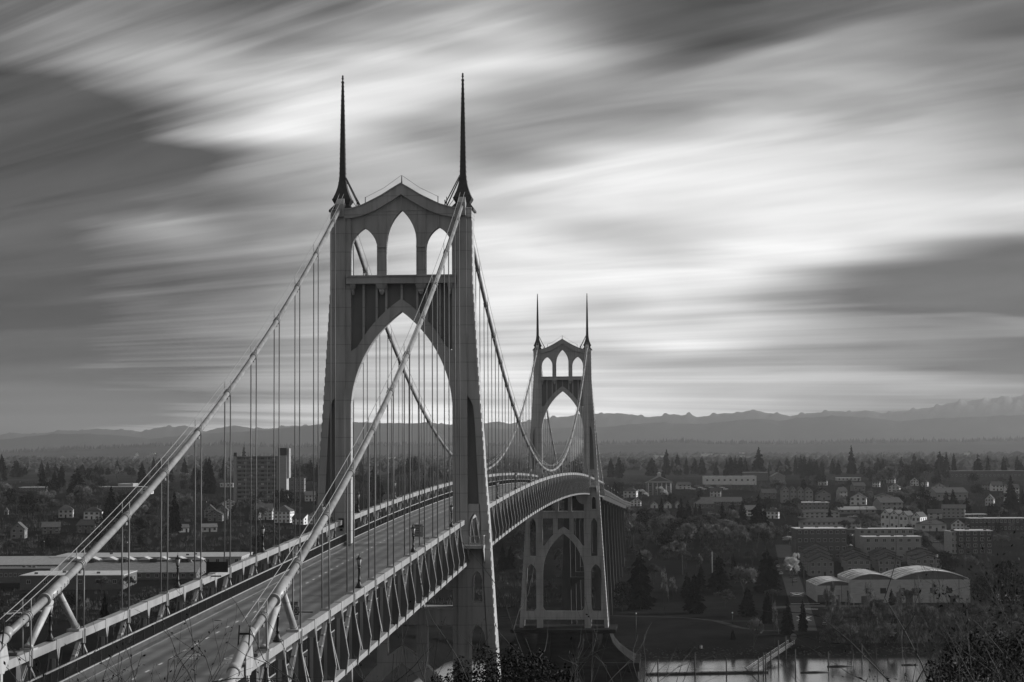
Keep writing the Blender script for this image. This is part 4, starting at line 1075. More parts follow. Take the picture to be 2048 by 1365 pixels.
for (a, b, lab) in ((1303, 1316, 'leftmost small white gable with arched window below the hall'), (1330, 1343, 'middle small white gable with arched window below the hall'), (1352, 1361, 'rightmost small white gable with arched window below the hall')):
    house('cottage', lab, 'house', a, b, 1017, 1003, 'gf', 0.34, 0.08, 1, 1, 0, 10, 0.6, extra='none', group='white gables below the hall')
house('long_low_building', 'long low dark-roofed building with pale gable at its left end', 'building', 1404, 1484, 1012, 995, 'gs', 0.07, 0.075, 1, 9, 0, 16, 0.5)
house('low_pavilion', 'pavilion with shallow pyramid roof left of the long low roof', 'building', 1391, 1429, 1018, 996, 'hip', 0.07, 0.09, 1, 4, 0, 14, 0.45)
for i, (a, b) in enumerate(((1565, 1579), (1581, 1594), (1596, 1609), (1611, 1626))):
    house('town_house', 'three-storey gabled grey town house, %s from the left in the upper row' % ORD[i], 'house', a, b, 1007, 972+i, 'gf', 0.17, 0.06, 3, 2, 0, 13, 0.78, group='upper row of gabled town houses', extra='none')
HL = [
 ('bungalow', 'craftsman bungalow with dark front gable, right of the upper town-house row', 1634, 1662, 1001, 980, 'gf', .15, .05, 1, 3, 0),
 ('house', 'narrow pale house with tall chimney beside the craftsman bungalow', 1677, 1697, 996, 975, 'gs', .22, .05, 2, 2, 15),
 ('house', 'large white house with steep dark gable in the middle of the slope', 1697, 1735, 1011, 986, 'gf', .46, .05, 2, 3, -12),
 ('house', 'small dark-roofed house behind the large white gabled one', 1706, 1733, 983, 965, 'gs', .12, .05, 1, 3, 10),
 ('cottage', 'little white-gabled cottage under the big pale round tree', 1754, 1788, 1000, 987, 'gf', .28, .06, 1, 2, 0),
 ('house', 'wide grey house with porch gable left of the dark round tree', 1757, 1811, 1020, 996, 'gs', .17, .07, 2, 4, 12),
 ('house', 'white gabled house among trees at upper right', 1865, 1894, 984, 966, 'gf', .3, .07, 2, 2, -10),
 ('ranch_house', 'long ranch house with broad grey roof at upper right', 1868, 1941, 1001, 976, 'gs', .16, .06, 1, 6, 8),
 ('ranch_house', 'low ranch house with light fascia and flat-looking roof in the middle', 1679, 1752, 1028, 1014, 'gs', .15, .28, 1, 6, 0),
 ('house', 'hip-roofed pale house right of the bright gabled row', 1841, 1893, 1063, 1040, 'hip', .30, .055, 1, 4, 0),
 ('house', 'small white house with stair behind the hip-roofed one', 1853, 1886, 1038, 1019, 'gs', .26, .07, 2, 2, -15),
 ('white_house', 'white two-gabled house with balcony at far right', 1903, 1930, 1063, 1038, 'gf', .45, .06, 2, 3, -8),
 ('white_house', 'white dormered house with deck right of the two-gabled one', 1931, 1965, 1063, 1042, 'gf', .45, .06, 2, 3, 0),
]
for nm, lab, a, b, vb, vt, kd, wa, ra, fl, co, ro in HL: house(nm, lab, 'house', a, b, vb, vt, kd, wa, ra, fl, co, ro)
house('school_building', 'long flat school building with light cornice at the upper right skyline', 'building', 1901, 2052, 962, 942, 'flat', 0.05, 0.22, 1, 18, 0, 20)
house('flat_building', 'bright flat-roofed low building left of the dark round evergreen', 'building', 1675, 1722, 962, 956, 'flat', 0.3, 0.75, 1, 6, 0, 14, extra='plain')
house('apartment_block', 'brick apartment block with bright white flat roof, left of the ranch house', 'apartment block', 1600, 1658, 1021, 1005, 'flat', 0.12, 0.75, 2, 7, 0, 16)
house('apartment_block', 'pale long apartment block with hip roof behind the dark brick one', 'apartment block', 1600, 1679, 1037, 1020, 'hip', 0.26, 0.05, 2, 8, 0, 14, 0.7)
house('apartment_block', 'long pale apartment block with dark roof and balconies above the dark brick one', 'apartment block', 1604, 1722, 1060, 1036, 'hip', 0.27, 0.05, 2, 12, 0, 14, 0.66)
for i, (a, b) in enumerate(((1762, 1779), (1780, 1797), (1799, 1815), (1816, 1848))):
    house('gabled_house', 'bright cream gabled house, %s from the left in the steep-roofed row' % ORD[i], 'house', a, b, 1057+i, 1019+i*2, 'gf', 0.42, 0.05, 2, 2, -32, 12, 0.76, group='steep-roofed cream row', extra='none', wdm=5.6)
house('apartment_block', 'tall grey block with pale end wall under the dark evergreen', 'apartment block', 1880, 1934, 1037, 1010, 'gs', 0.16, 0.05, 3, 5, -14, 16, 0.74)
house('carport_building', 'long dark building with bright roof edge at far right, lower one', 'building', 1942, 2056, 1064, 1037, 'flat', 0.035, 0.55, 2, 14, 0, 16)
house('carport_building', 'long dark building with bright roof edge at far right, upper one', 'building', 1914, 1975, 1036, 1029, 'flat', 0.035, 0.5, 1, 6, 0, 12, extra='plain')
house('brick_block', 'dark brick block with white flat roof above the first house rows', 'apartment block', 1594, 1694, 1122, 1058, 'flat', 0.055, 0.62, 4, 8, 0, 20)
house('stucco_block', 'grey stucco block with white flat roof, rear one of two', 'apartment block', 1718, 1828, 1100, 1058, 'flat', 0.16, 0.60, 3, 8, 0, 12)
house('stucco_block', 'grey stucco block with stacked dark balconies, front one of two', 'apartment block', 1729, 1843, 1124, 1074, 'flat', 0.15, 0.60, 3, 7, 0, 12)
house('corner_block', 'dark clad corner block with pale left end and white flat roof', 'apartment block', 1916, 1986, 1110, 1062, 'flat', 0.03, 0.55, 4, 5, 0, 18)
house('corner_annex', 'pale end wing attached beside the dark corner block', 'apartment block', 1903, 1917, 1109, 1064, 'flat', 0.22, 0.5, 4, 2, 0, 18)
# rows of hip-roofed houses running away from the river
ROWS = [(1620, 1668, 1153, 1112, 1607, 1656, 1128, 1086, 'first'), (1694, 1741, 1146, 1111, 1680, 1724, 1120, 1092, 'second'), (1757, 1802, 1147, 1111, 1741, 1786, 1122, 1090, 'third'), (1831, 1883, 1142, 1110, 1808, 1856, 1116, 1089, 'fourth')]
for (a0, b0, vb0, vt0, a1, b1, vb1, vt1, nm) in ROWS:
    for i in range(4):
        t_ = 1-i/3
        house('row_house', 'low-gabled grey row house, %s from the front in the %s row from the street' % (ORD[3-i], nm), 'house', lerp(t_, a0, a1), lerp(t_, b0, b1), lerp(t_, vb0, vb1), lerp(t_, vt0, vt1), 'gf', 0.13, 0.045, 2, 4, 0, 11, 0.74, group='rows of low-gabled grey houses', extra='none')
hr = random.Random(31); FH_ = []
def fill_houses(n, u0, u1, v0, v1, where):
    k = 0; tries = 0; got = []
    while k < n and tries < 400:
        tries += 1; u = hr.uniform(u0, u1); vb = hr.uniform(v0, v1); p, Dp = at(u, vb); s_ = Dp/F_PX; w_ = hr.uniform(8, 14)/s_; h_ = hr.uniform(6.5, 9)/s_
        if any(u+w_/2 > a-1 and u-w_/2 < b+1 and vb > c+1 and vb-h_ < d-1 for a, b, c, d, _ in HB): continue
        got.append((u, vb, w_, h_)); HB.append((u-w_/2, u+w_/2, vb-h_, vb, Dp)); k += 1
    got.sort(); HB_n = len(HB)
    for i, (u, vb, w_, h_) in enumerate(got):
        kd = hr.choice(['gf', 'gs', 'gs', 'hip']); tone = hr.choice([('pale', .34), ('grey', .16), ('white', .45), ('dark', .09)])
        house('small_house', 'small %s house %s, %s of these from the left' % (tone[0], where, ORD[i]), 'house', u-w_/2, u+w_/2, vb, vb-h_, kd, tone[1], hr.choice([.035, .05, .09]), 2, 3, hr.uniform(-25, 10), group='small houses '+where)
fill_houses(12, 1640, 2045, 966, 1012, 'among trees on the upper right slope')
fill_houses(7, 1240, 1560, 978, 1040, 'between hall and sloping street')
fill_houses(9, 0, 640, 985, 1050, 'among trees on the left bank slope')
fill_houses(5, 700, 1040, 968, 1010, 'behind the near tower arch')
# barrel-roofed warehouse
def vault(label, u0, u1, vb, ve, vt, parts, dpx=30, wins=(), wa=0.5):
    p, Dp = at((u0+u1)/2, vb); s = Dp/F_PX
    t = thing('barrel_roof_warehouse', label, 'warehouse', p, YAW, 'barrel-roofed warehouses by the park')
    xs_ = lambda u: (u-(u0+u1)/2)*s
    he = (vb-ve)*s
    w = MB(); r = MB()
    for (a, b, top) in parts:
        c = (xs_(a)+xs_(b))/2; hw = (xs_(b)-xs_(a))/2; hh = (vb-top)*s-he
        sm = [(x, he+hh*(1-((x-c)/hw)**2)) for x in dens(xs_(a), xs_(b), hw/9)]
        w.box(xs_(a)+(0.01 if a > u0 else 0), xs_(b), 0, dpx, -4, he)
        ge = MB(); ge.prism([(xs_(a), he), (xs_(b), he)]+[(x, z-0.1) for x, z in sm][::-1][1:-1], 'y', 0.05, dpx-0.05); ge.build('gable_end', roofm(0.14), t)
        for (x0, z0), (x1, z1) in zip(sm, sm[1:]):
            r.prism([(x0, z0-0.1), (x1, z1-0.1), (x1, z1+0.2), (x0, z0+0.2)], 'y', -0.4, dpx+0.4)
    w.build('wall', wallm(wa), t); ro_ = r.build('roof', mat('patched white roofing', 0.75, 0.85, 0.55, 0.16, (1, 1, 1), var2=0.25, scale2=0.5), t)
    for (a, b, top) in parts:
        c = (xs_(a)+xs_(b))/2; hw = (xs_(b)-xs_(a))/2; hh = (vb-top)*s-he
        for q in (0.2, 0.4, 0.6, 0.8):
            rb = MB(); y_ = dpx*q; pts = [(x, he+hh*(1-((x-c)/hw)**2)+0.24) for x in dens(xs_(a)+.3, xs_(b)-.3, hw/9)]; rb.tube([(x, y_, z) for x, z in pts], 0.14, 4); rb.build('roof_rib', roofm(0.25), ro_)
    for q in range(3):
        dr = MB(); x = xs_(u0)+(xs_(u1)-xs_(u0))*(0.12+0.37*q); dr.box(x-1.6, x+1.6, -.05, .02, 0, 3.0); dr.build('door', wallm(0.10), t)
        gt = MB(); gt.box(x+2.4, x+2.55, -.16, -.02, 0, he); gt.build('downpipe', CHAR, t)
    for u in wins:
        g = MB(); x = xs_(u); g.box(x-1.3, x+1.3, -0.04, 0.02, he*0.52-1.2, he*0.52+1.2); g.build('window', GLASS, t)
    HB.append((u0-2, u1+2, vt, vb-14, Dp))
vault('large pale warehouse with two snowy-white barrel roofs, behind leafless birches', 1702, 1940, 1206, 1160, 1133, ((1702, 1790, 1149), (1790, 1940, 1143)), 34, (1738, 1767, 1804, 1835, 1866, 1898))
vault('small pale warehouse with single barrel roof at the street corner', 1633, 1713, 1204, 1172, 1157, ((1633, 1713, 1163),), 30, (1700,))
house('shed', 'small pale flat shed at the far right edge by the dark trees', 'shed', 2004, 2040, 1203, 1192, 'flat', 0.2, 0.35, 1, 2, 0, 10, extra='plain')
# ---------------------------------------------------------------- left bank
def left_tower():
    p, Dp = at(510, 1003); s = Dp/F_PX
    t = thing('apartment_tower', 'ten-storey concrete apartment tower with banded balconies, left of the near tower', 'apartment tower', p, YAW)
    X = lambda u: (u-510)*s; Z = lambda v: (1003-v)*s
    cw = wallm(0.36); cd = wallm(0.24)
    m = MB(); m.box(X(473), X(553), 1.5, 16, -6, Z(915)); m.build('wall', wallm(0.16), t)
    m = MB(); m.box(X(467), X(473), 0, 16, -6, Z(914)); m.box(X(553), X(556), 0, 16, -6, Z(914)); m.build('end_wall', cw, t)
    m = MB(); m.box(X(556), X(573), -1.0, 16, -6, Z(912)); m.build('stair_tower', cw, t)
    m = MB(); m.box(X(573), X(577.5), 0.5, 14, Z(957), Z(898)); m.build('lift_shaft', wallm(0.30), t)
    m = MB(); m.box(X(556.5), X(573), -0.8, 15.5, Z(912), Z(897)); m.build('plant_room', wallm(0.03), t)
    m = MB(); m.box(X(467), X(473), 1, 6, Z(914), Z(906)); m.build('plant_room', wallm(0.03), t)
    m = MB(); m.box(X(466.5), X(556.5), -0.3, 16.3, Z(915), Z(913)); ro = m.build('roof', cd, t)
    for q in range(10):
        a = MB(); x = lerp(q/9, X(478), X(550)); a.tube([(x, 6, Z(914)), (x, 6, Z(914)+trnd.uniform(1.5, 4))], 0.12, 4); a.build('mast', CHAR, ro)
    fh = (Z(915)+2)/11
    for i in range(11):
        z = -2+fh*i
        b = MB(); b.box(X(473), X(553), 0.1, 1.5, z+fh*0.02, z+fh*0.42); b.build('balcony', cd, t)
        for j in range(7):
            u = lerp((j+0.5)/7, 473, 553); g = MB(); g.box(X(u)-1.2, X(u)+1.2, 1.44, 1.52, z+fh*0.45, z+fh*0.85)
            w_ = g.build('window', GLASS if (i*3+j*5) % 4 else TRIM, t)
    m = MB()
    for u in (491.5, 514, 534.5): m.box(X(u)-0.25, X(u)+0.25, 0, 1.6, -6, Z(914))
    m.build('fin_wall', cw, t)
    HB.append((465, 578, 900, 985, Dp))
left_tower()
house('annex_block', 'low five-bay annex beside the concrete apartment tower', 'apartment block', 574, 608, 985, 957, 'flat', 0.10, 0.10, 3, 5, 0, 14)
house('white_villa', 'large white two-storey villa with porches and dark hip roof, left of near tower', 'house', 545, 583, 1046, 1012, 'hip', 0.42, 0.07, 3, 4, -8, 14, 0.66)
house('white_villa', 'white villa wing half hidden by leafless trees', 'house', 510, 544, 1040, 1008, 'gs', 0.33, 0.10, 3, 4, 0, 12, 0.6)
LH = [
 ('house', 'white-edged double gable house left of the villa', 408, 430, 1036, 1010, 'gf', .14, .06, 2, 2, 0),
 ('house', 'dark house with light-edged gable between double gable and villa', 431, 455, 1040, 1008, 'gf', .10, .06, 2, 2, 0),
 ('cottage', 'small pale-roofed cottage low on the slope below the double gable house', 402, 437, 1064, 1048, 'gs', .30, .16, 1, 3, 14),
 ('house', 'pale gabled house at far left on dark slope', 21, 49, 1078, 1045, 'gf', .13, .10, 2, 2, 0),
 ('house', 'dim gabled house second from far left on dark slope', 82, 121, 1068, 1045, 'gs', .10, .08, 2, 3, 10),
 ('house', 'dim square house with pale end wall on dark slope', 148, 195, 1067, 1040, 'gs', .08, .06, 2, 3, -14),
 ('cottage', 'bright white-walled cottage beside dark fir on left slope', 357, 380, 1065, 1049, 'gs', .44, .12, 1, 2, 16),
 ('cottage', 'low grey cottage half hidden at left edge', 8, 16, 1030, 1016, 'gf', .15, .08, 1, 1, 0),
]
for nm, lab, a, b, vb, vt, kd, wa, ra, fl, co, ro in LH: house(nm, lab, 'house', a, b, vb, vt, kd, wa, ra, fl, co, ro)
house('flat_building', 'long flat building with bright roof line at far left', 'building', 38, 91, 984, 975, 'flat', 0.05, 0.7, 1, 9, 0, 20)
house('flat_building', 'long thin flat building with bright roof line behind the left cable', 'building', 186, 290, 984, 974, 'flat', 0.05, 0.6, 1, 14, 0, 20)
house('flat_building', 'taller grey block rising from the long thin building behind the left cable', 'building', 236, 266, 983, 968, 'flat', 0.16, 0.5, 1, 4, 0, 26)
house('flat_building', 'pale flat building left of the concrete apartment tower', 'building', 440, 466, 975, 967, 'flat', 0.3, 0.6, 1, 4, 0, 14)
# factory sheds
house('factory_hall', 'very long factory hall with pale flat roof behind the sloped roofs', 'factory', 100, 482, 1132, 1114.5, 'flat', 0.2, 0.42, 1, 20, 0, 46)
house('factory_hall', 'factory hall with ribbon window under pale roof at far left', 'factory', -40, 118, 1143, 1119, 'gs', 0.09, 0.30, 1, 30, 0, 60, 0.55)
house('factory_hall', 'dark brick factory wing with paired windows at the left edge', 'factory', -30, 100, 1166, 1138, 'flat', 0.08, 0.12, 1, 14, 0, 18)
t, wd, dp, Hh, he, Dp = house('factory_hall', 'broad factory hall with grey slope roof and row of white roof lights', 'factory', 112, 392, 1160, 1124, 'gs', 0.07, 0.19, 1, 16, 0, 44, 0.42)
for q in range(8):
    m = MB(); x = lerp(q/7, -wd*0.42, wd*0.46); m.prism([(x-3.6, Hh-0.3), (x+3.6, Hh-0.3), (x, Hh+1.3)], 'y', dp*0.40, dp*0.6); m.build('roof_light', TRIM, t)
for q in range(4):
    m = MB(); x = lerp(q/3, -wd*0.30, wd*0.38); m.box(x-1.8, x+1.8, dp*.36, dp*.44, Hh-1.2, Hh+0.4); m.build('vent_unit', CHAR, t)
house('warehouse', 'low warehouse with wide white roof in front of the grey slope roof', 'warehouse', 40, 246, 1180, 1151, 'flat', 0.06, 0.55, 1, 6, 0, 34)
t, wd, dp, Hh, he, Dp = house('glazed_gable_shed', 'white framed gable end shed among the factory roofs, behind lamp post', 'factory', 366, 398, 1152, 1121, 'gf', 0.10, 0.5, 1, 3, 0, 20, 0.25)
m = MB()
for q in range(9):
    x = lerp(q/8, -wd/2+.2, wd/2-.2); m.box(x-.15, x+.15, -.12, -.04, 0, he+(Hh-he)*(1-abs(x)/(wd/2))-.3)
m.build('mullion', TRIM, t)
# ---------------------------------------------------------------- far plain buildings
fb_i = 0; fr = random.Random(4)
FB = [(58, 70, 917), (300, 310, 912), (765, 785, 905), (775, 790, 918), (730, 741, 916), (1010, 1020, 921), (1115, 1130, 908), (1218, 1232, 897), (1238, 1247, 898), (1262, 1267, 912), (1300, 1330, 917), (1390, 1402, 894), (1403, 1428, 910), (1430, 1455, 913), (1475, 1490, 915), (1478, 1489, 908), (1462, 1474, 899), (1650, 1656, 902), (1630, 1650, 899), (1930, 1940, 912), (2000, 2012, 908), (1840, 1850, 898), (540, 552, 912), (850, 862, 908)]
for i, (a, b, v) in enumerate(sorted(FB)):
    p, Dp = at((a+b)/2, v+2); s = Dp/F_PX; hh = fr.uniform(3, 9)*s
    t = thing('distant_building', 'faint pale block on the hazy plain, %s from the left' % ORD[i], 'building', p, YAW, 'pale buildings on the hazy plain')
    m = MB(); w_ = (b-a)*s; m.box(-w_/2, w_/2, 0, 15, -5, hh); m.build('wall', wallm(round(fr.choice((.25, .4, .6)), 2)), t)
    m = MB(); m.box(-w_/2-.4, w_/2+.4, -.4, 15.4, hh, hh+1); m.build('roof', roofm(.5), t)
#MARK_STREET
def P(u, v): return at(u, v)[0]
STR = [P(1612, 1262), P(1606, 1235), P(1600, 1210), P(1590, 1180), P(1580, 1150), P(1572, 1120), P(1565, 1090)]
drape('street', STR, 8.5, STREET, 0.09)
drape('cross_street', [P(1540, 1217), P(1600, 1213), P(1700, 1213), P(1800, 1214)], 7, STREET, 0.13)
drape('upper_street', [P(1555, 1092), P(1640, 1098) , P(1730, 1064), P(1840, 1064), P(1905, 1118)], 6.5, STREET, 0.09)
drape('path', [P(1222, 1232), P(1300, 1234), P(1370, 1236), P(1430, 1242), P(1478, 1256), P(1530, 1262), P(1590, 1262)], 3.2, GRAVEL, 0.08)
drape('path', [P(1478, 1256), P(1440, 1243), P(1500, 1243), P(1560, 1240)], 2.4, GRAVEL, 0.10)
drape('path', [P(1000, 1236), P(1100, 1232), P(1222, 1232)], 3.2, GRAVEL, 0.08)
def marking(pts, w_, lab=None):
    o = drape('street_marking', pts, w_, PAINT, 0.17); return o
for v in (1190, 1238):
    c = P(1594 if v < 1200 else 1608, v); e = (P(1600, v-6)-P(1600, v)); e.z = 0; e.normalize(); s_ = Vector((e.y, -e.x, 0))
    marking([c-s_*2.2-e*4, c+s_*2.2+e*4], 0.7); marking([c-s_*2.2+e*4, c+s_*2.2-e*4], 0.7); marking([c-s_*3-e*7, c+s_*3-e*7], 0.7); marking([c-s_*3+e*7, c+s_*3+e*7], 0.7)
marking([P(1582, 1208.5), P(1640, 1208)], 0.8); marking([P(1600, 1219), P(1636, 1219.5)], 0.8)
# parked cars
CARP = [mat('car paint light', 0.55, 0.3, 0.05, 1), mat('car paint grey', 0.18, 0.3, 0.05, 1), mat('car paint dark', 0.03, 0.3, 0.05, 1)]
def car(label, u, v, rz, pm, group):
    p = P(u, v); t = thing('parked_car', label, 'car', (p.x, p.y, p.z+0.15), YAW+rz, group)
    m = MB(); m.prism([(-2.2, .3), (2.2, .3), (2.25, .7), (2.1, .85), (1.1, .95), (-1.6, .98), (-2.2, .85)], 'y', -.88, .88); m.build('body', CARP[pm], t)
    m = MB(); m.loft([(.95, -1.55, 1.15, -.8, .8), (1.45, -1.05, .45, -.66, .66)]); cb = m.build('cabin', GLASS, t)
    m = MB(); m.box(-1.0, .4, -.64, .64, 1.45, 1.5); m.build('roof', CARP[pm], cb)
    for x in (-1.35, 1.35):
        for s in (-1, 1):
            m = MB(); m.tube([(x, s*.72, .32), (x, s*.92, .32)], .33, 10); m.build('wheel', CHAR, t)
CL = [(1562, 1150, 1.5, 0, 'white car on the left kerb of the sloping street, nearest'), (1559, 1143, 1.5, 1, 'grey car on the left kerb of the sloping street, second'), (1556, 1136, 1.5, 0, 'small white car on left kerb of the sloping street, third'), (1553, 1128, 1.5, 2, 'dark car on the left kerb of the sloping street, farthest'),
      (1590, 1165, 1.5, 1, 'grey car under the blossom tree, nearest on the right kerb'), (1584, 1157, 1.5, 2, 'dark car under the blossom tree, second on right kerb'), (1582, 1149, 1.5, 1, 'grey car beside the blossom tree, third on right kerb'),
      (1702, 1036, 0, 0, 'white car parked left of a dark one by the apartment blocks'), (1712, 1035, 0, 0, 'white car in the middle of three by apartment blocks'), (1731, 1036, 0, 2, 'dark car parked right of two white ones'),
      (1870, 1086, .3, 1, 'lone grey car on the curving upper street'), (1702, 1073, 1.2, 0, 'white van-like car beside the dark brick block'), (1649, 1254, 1.4, 2, 'dark car on the verge by the riverside trees'),
      (1547, 1019, 0.2, 0, 'white car by the pale slope road, left one'), (1566, 1021, 0.2, 1, 'grey car by the pale slope road, right one')]
for u, v, rz, pm, lab in CL: car(lab, u, v, rz, pm, 'cars parked in the town')
for i in range(9): car('pale car in the left parking lot under the cable strut, %s from the left' % ORD[i], 18+i*7.5, 1231-i*0.6, 0.4, i % 2, 'cars in the left parking lot')
for i in range(12): car('bright car in the lot behind the bare trees, %s from the left' % ORD[i], 1372+i*7.2, 974+(i % 3)*3, 0.3, 0 if i % 3 else 1, 'cars in the upper parking lot')
# poles
def pole(name, label, cat, u, vb, vt, r=0.13, arms=0, head=None, m_=CHAR, group=None):
    p, Dp = at(u, vb); s = Dp/F_PX; H = (vb-vt)*s
    t = thing(name, label, cat, p, YAW, group); m = MB(); m.tube([(0, 0, -0.5), (0, 0, H)], [r, r*0.6], 7); m.build('post', m_, t)
    if arms:
        m = MB()
        for q in range(arms): m.box(-1.3, 1.3, -.08, .08, H-0.7-q*1.1, H-0.52-q*1.1)
        m.build('cross_arm', m_, t)
    if head == 'lamp': m = MB(); m.lathe((0, 0, H), [(-.1, .12), (0, .3), (.3, .25), (.5, .05)], 8); m.build('lamp_head', LAMPG, t)
    if head == 'disc': m = MB(); m.tube([(0, -.12, H-1.0), (0, .02, H-1.0)], 1.2, 16); m.build('sign_disc', wallm(.2), t)
    if head == 'arm': m = MB(); m.tube([(0, 0, H), (1.5, 0, H+.3)], .06, 5); m.build('lamp_arm', m_, t)
    return t
pole('park_lamp', 'tall black park lamp with small white head on the lawn', 'park lamp', 1272.5, 1284, 1229, 0.14, 0, 'lamp')
pole('park_lamp', 'tall thin park lamp near the lone little fir', 'park lamp', 1465, 1248, 1227, 0.12, 0, 'lamp')
pole('utility_pole', 'pale wooden pole left of the paired poles above the park', 'utility pole', 1365, 1150, 1110, 0.2, 0, None, WOOD)
pole('utility_pole', 'pale pole, left one of a linked pair above the park', 'utility pole', 1398.5, 1125, 1108, 0.2, 0, None, TRIM)
pole('utility_pole', 'pale pole, right one of a linked pair above the park', 'utility pole', 1424.5, 1150, 1104, 0.2, 0, None, TRIM)
for i, (u, vb, vt) in enumerate(((1608, 1185, 1122), (1616, 1188, 1100), (1590, 1130, 1072), (1645, 1190, 1150), (1757, 1150, 1105), (1931, 1170, 1092), (1990, 1160, 1132), (1720, 1050, 1008), (1733, 1048, 1010), (1860, 1075, 1040))):
    pole('utility_pole', 'dark utility pole with cross arms in the right-hand town, %s in the list from street outwards' % ORD[i] if False else 'dark utility pole with cross arms, %s' % ('beside the street corner', 'at the row-house corner', 'up the sloping street', 'before the small barrel roof', 'in front of the stucco block', 'below the dark corner block', 'at the far right trees', 'left one by the ranch house', 'right one by the ranch house', 'behind the hip-roofed house')[i], 'utility pole', u, vb, vt, 0.16, 2, None, PILE)
for i, (u, vb, vt) in enumerate(((88, 1112, 1084), (255, 1112, 1086), (40, 985, 965), (413, 1040, 1005))):
    pole('street_light', 'thin street light on the left bank, %s' % ('at the foot of the dark slope, left one', 'at the foot of the dark slope, right one', 'by the long bright roof line', 'behind the double gable house')[i], 'street light', u, vb, vt, 0.14, 0, 'lamp')
m_, _ = at(1402, 1298); t = thing('litter_bin', 'small pale litter bin standing on the lawn by the bank', 'bin', m_, YAW); b = MB(); b.lathe((0, 0, 0), [(0, .4), (.1, .45), (1.1, .5)], 12); b.build('body', wallm(.4), t); b = MB(); b.lathe((0, 0, 1.1), [(0, .55), (.12, .55), (.25, .3)], 12); b.build('lid', wallm(.2), t)
# ---------------------------------------------------------------- dock, gangway, pilings
wz = -2.6
def dock():
    a = atz(1294, 1347, wz+0.6); b = atz(1537, 1342.5, wz+0.6); L_ = (b-a).length; ang = math.atan2(b.y-a.y, b.x-a.x)
    t = thing('floating_dock', 'long narrow floating dock with low railing lying along the shore', 'dock', (a.x, a.y, wz), ang)
    m = MB(); m.box(0, L_, 0, 2.6, 0.35, 0.6); m.build('dock_deck', WOOD, t)
    m = MB(); m.box(0.05, L_-.05, 0.05, 2.55, -0.4, 0.34); m.build('float', PILE, t)
    m = MB(); x = 0
    while x < L_: m.box(x, x+.08, 2.45, 2.53, .6, 1.6); x += 2.4
    m.box(0, L_, 2.46, 2.52, 1.55, 1.62); m.box(0, L_, 2.46, 2.52, 1.05, 1.1); m.build('railing', STEEL_L, t)
    m = MB(); x = 1
    while x < L_: m.box(x, x+.5, .05, .15, .6, .75); x += 2.9
    m.build('cleat', PILE, t)
    p0 = atz(1500, 1344, wz+.7)+FH*1.5; p1 = P(1583, 1290); p1.z += 0.6
    g = thing('gangway', 'sloping gangway with truss railings from the bank down to the floating dock', 'gangway', p0, 0)
    d = p1-p0; m = MB(); m.bar((0, 0, 0), d, 2.4, 0.25); m.build('walkway', WOOD, g)
    s_ = Vector((d.y, -d.x, 0)).normalized()*1.15
    for q in (-1, 1):
        m = MB(); m.bar(s_*q+Vector((0, 0, 1.1)), d+s_*q+Vector((0, 0, 1.1)), .1, .1); m.bar(s_*q+Vector((0, 0, .55)), d+s_*q+Vector((0, 0, .55)), .06, .06)
        for k in range(15): w_ = d*(k/14)+s_*q; m.bar(w_, w_+Vector((0, 0, 1.1)), .08, .08)
        m.build('railing', STEEL_L, g)
dock()
PL = [(1316, 1354, 1320), (1390, 1352, 1307), (1453, 1354, 1319), (1517, 1347, 1315), (1527, 1349, 1307), (1531.5, 1354, 1307), (1542, 1335, 1302), (1557, 1327, 1283), (1572, 1318, 1274), (1591, 1350, 1300), (1657, 1340, 1305), (1724, 1325, 1290)]
for i, (u, vb, vt) in enumerate(PL):
    p = atz(u, vb, wz); s = (p-CAM).dot(FH)/F_PX; H = (vb-vt)*s
    t = thing('mooring_pile', 'dark round mooring pile standing in the water, %s from the left' % ORD[i], 'piling', p, YAW, 'mooring piles along the shore')
    m = MB(); m.tube([(0, 0, -3), (0, 0, H)], 0.22, 8); m.build('shaft', PILE, t)
    m = MB(); m.lathe((0, 0, H), [(0, .24), (.25, .05)], 8); m.build('cap', PILE, t)
pole('channel_sign', 'tall pole with round pale disc standing at the shore by the gangway', 'sign', 1587.5, 1300, 1269, 0.15, 0, 'disc')
# rocks and driftwood along the bank
rk = MB(); rr = random.Random(5)
for i in range(700):
    u = rr.uniform(1270, 2048); D_ = 722+rr.uniform(0, 12); S = (u-1024)/F_PX*D_; D_ -= bank(S); z = hz(D_, S); p = W(D_, S, z); r = rr.uniform(.12, .5)
    rk.lathe((p.x, p.y, p.z), [(-r*.3, r*.7), (r*.1, r), (r*.5, r*.5)], 5, False, rot=rr.random()*6)
rk.build('bank_rocks', mat('wet rock', 0.018, 0.9, 0.5, 1), kind='structure')['kind'] = 'stuff'
for i, (u, v) in enumerate(((1400, 1317.5), (1630, 1346), (1680, 1334), (1820, 1331))):
    p = atz(u, v, wz); t = thing('driftwood_log', 'dark drifting log on the water, %s from the left' % ORD[i], 'log', p, YAW+.1, 'drifting logs')
    m = MB(); L_ = (24, 10, 9, 6)[i]; m.tube([(-L_/2, 0, 0.1), (0, .4, .18), (L_/2, .2, .1)], [.3, .35, .2], 7); m.build('trunk', PILE, t); m = MB(); m.tube([(0, .4, .1), (1.6, 1.4, .6)], [.15, .05], 5); m.build('branch', PILE, t)
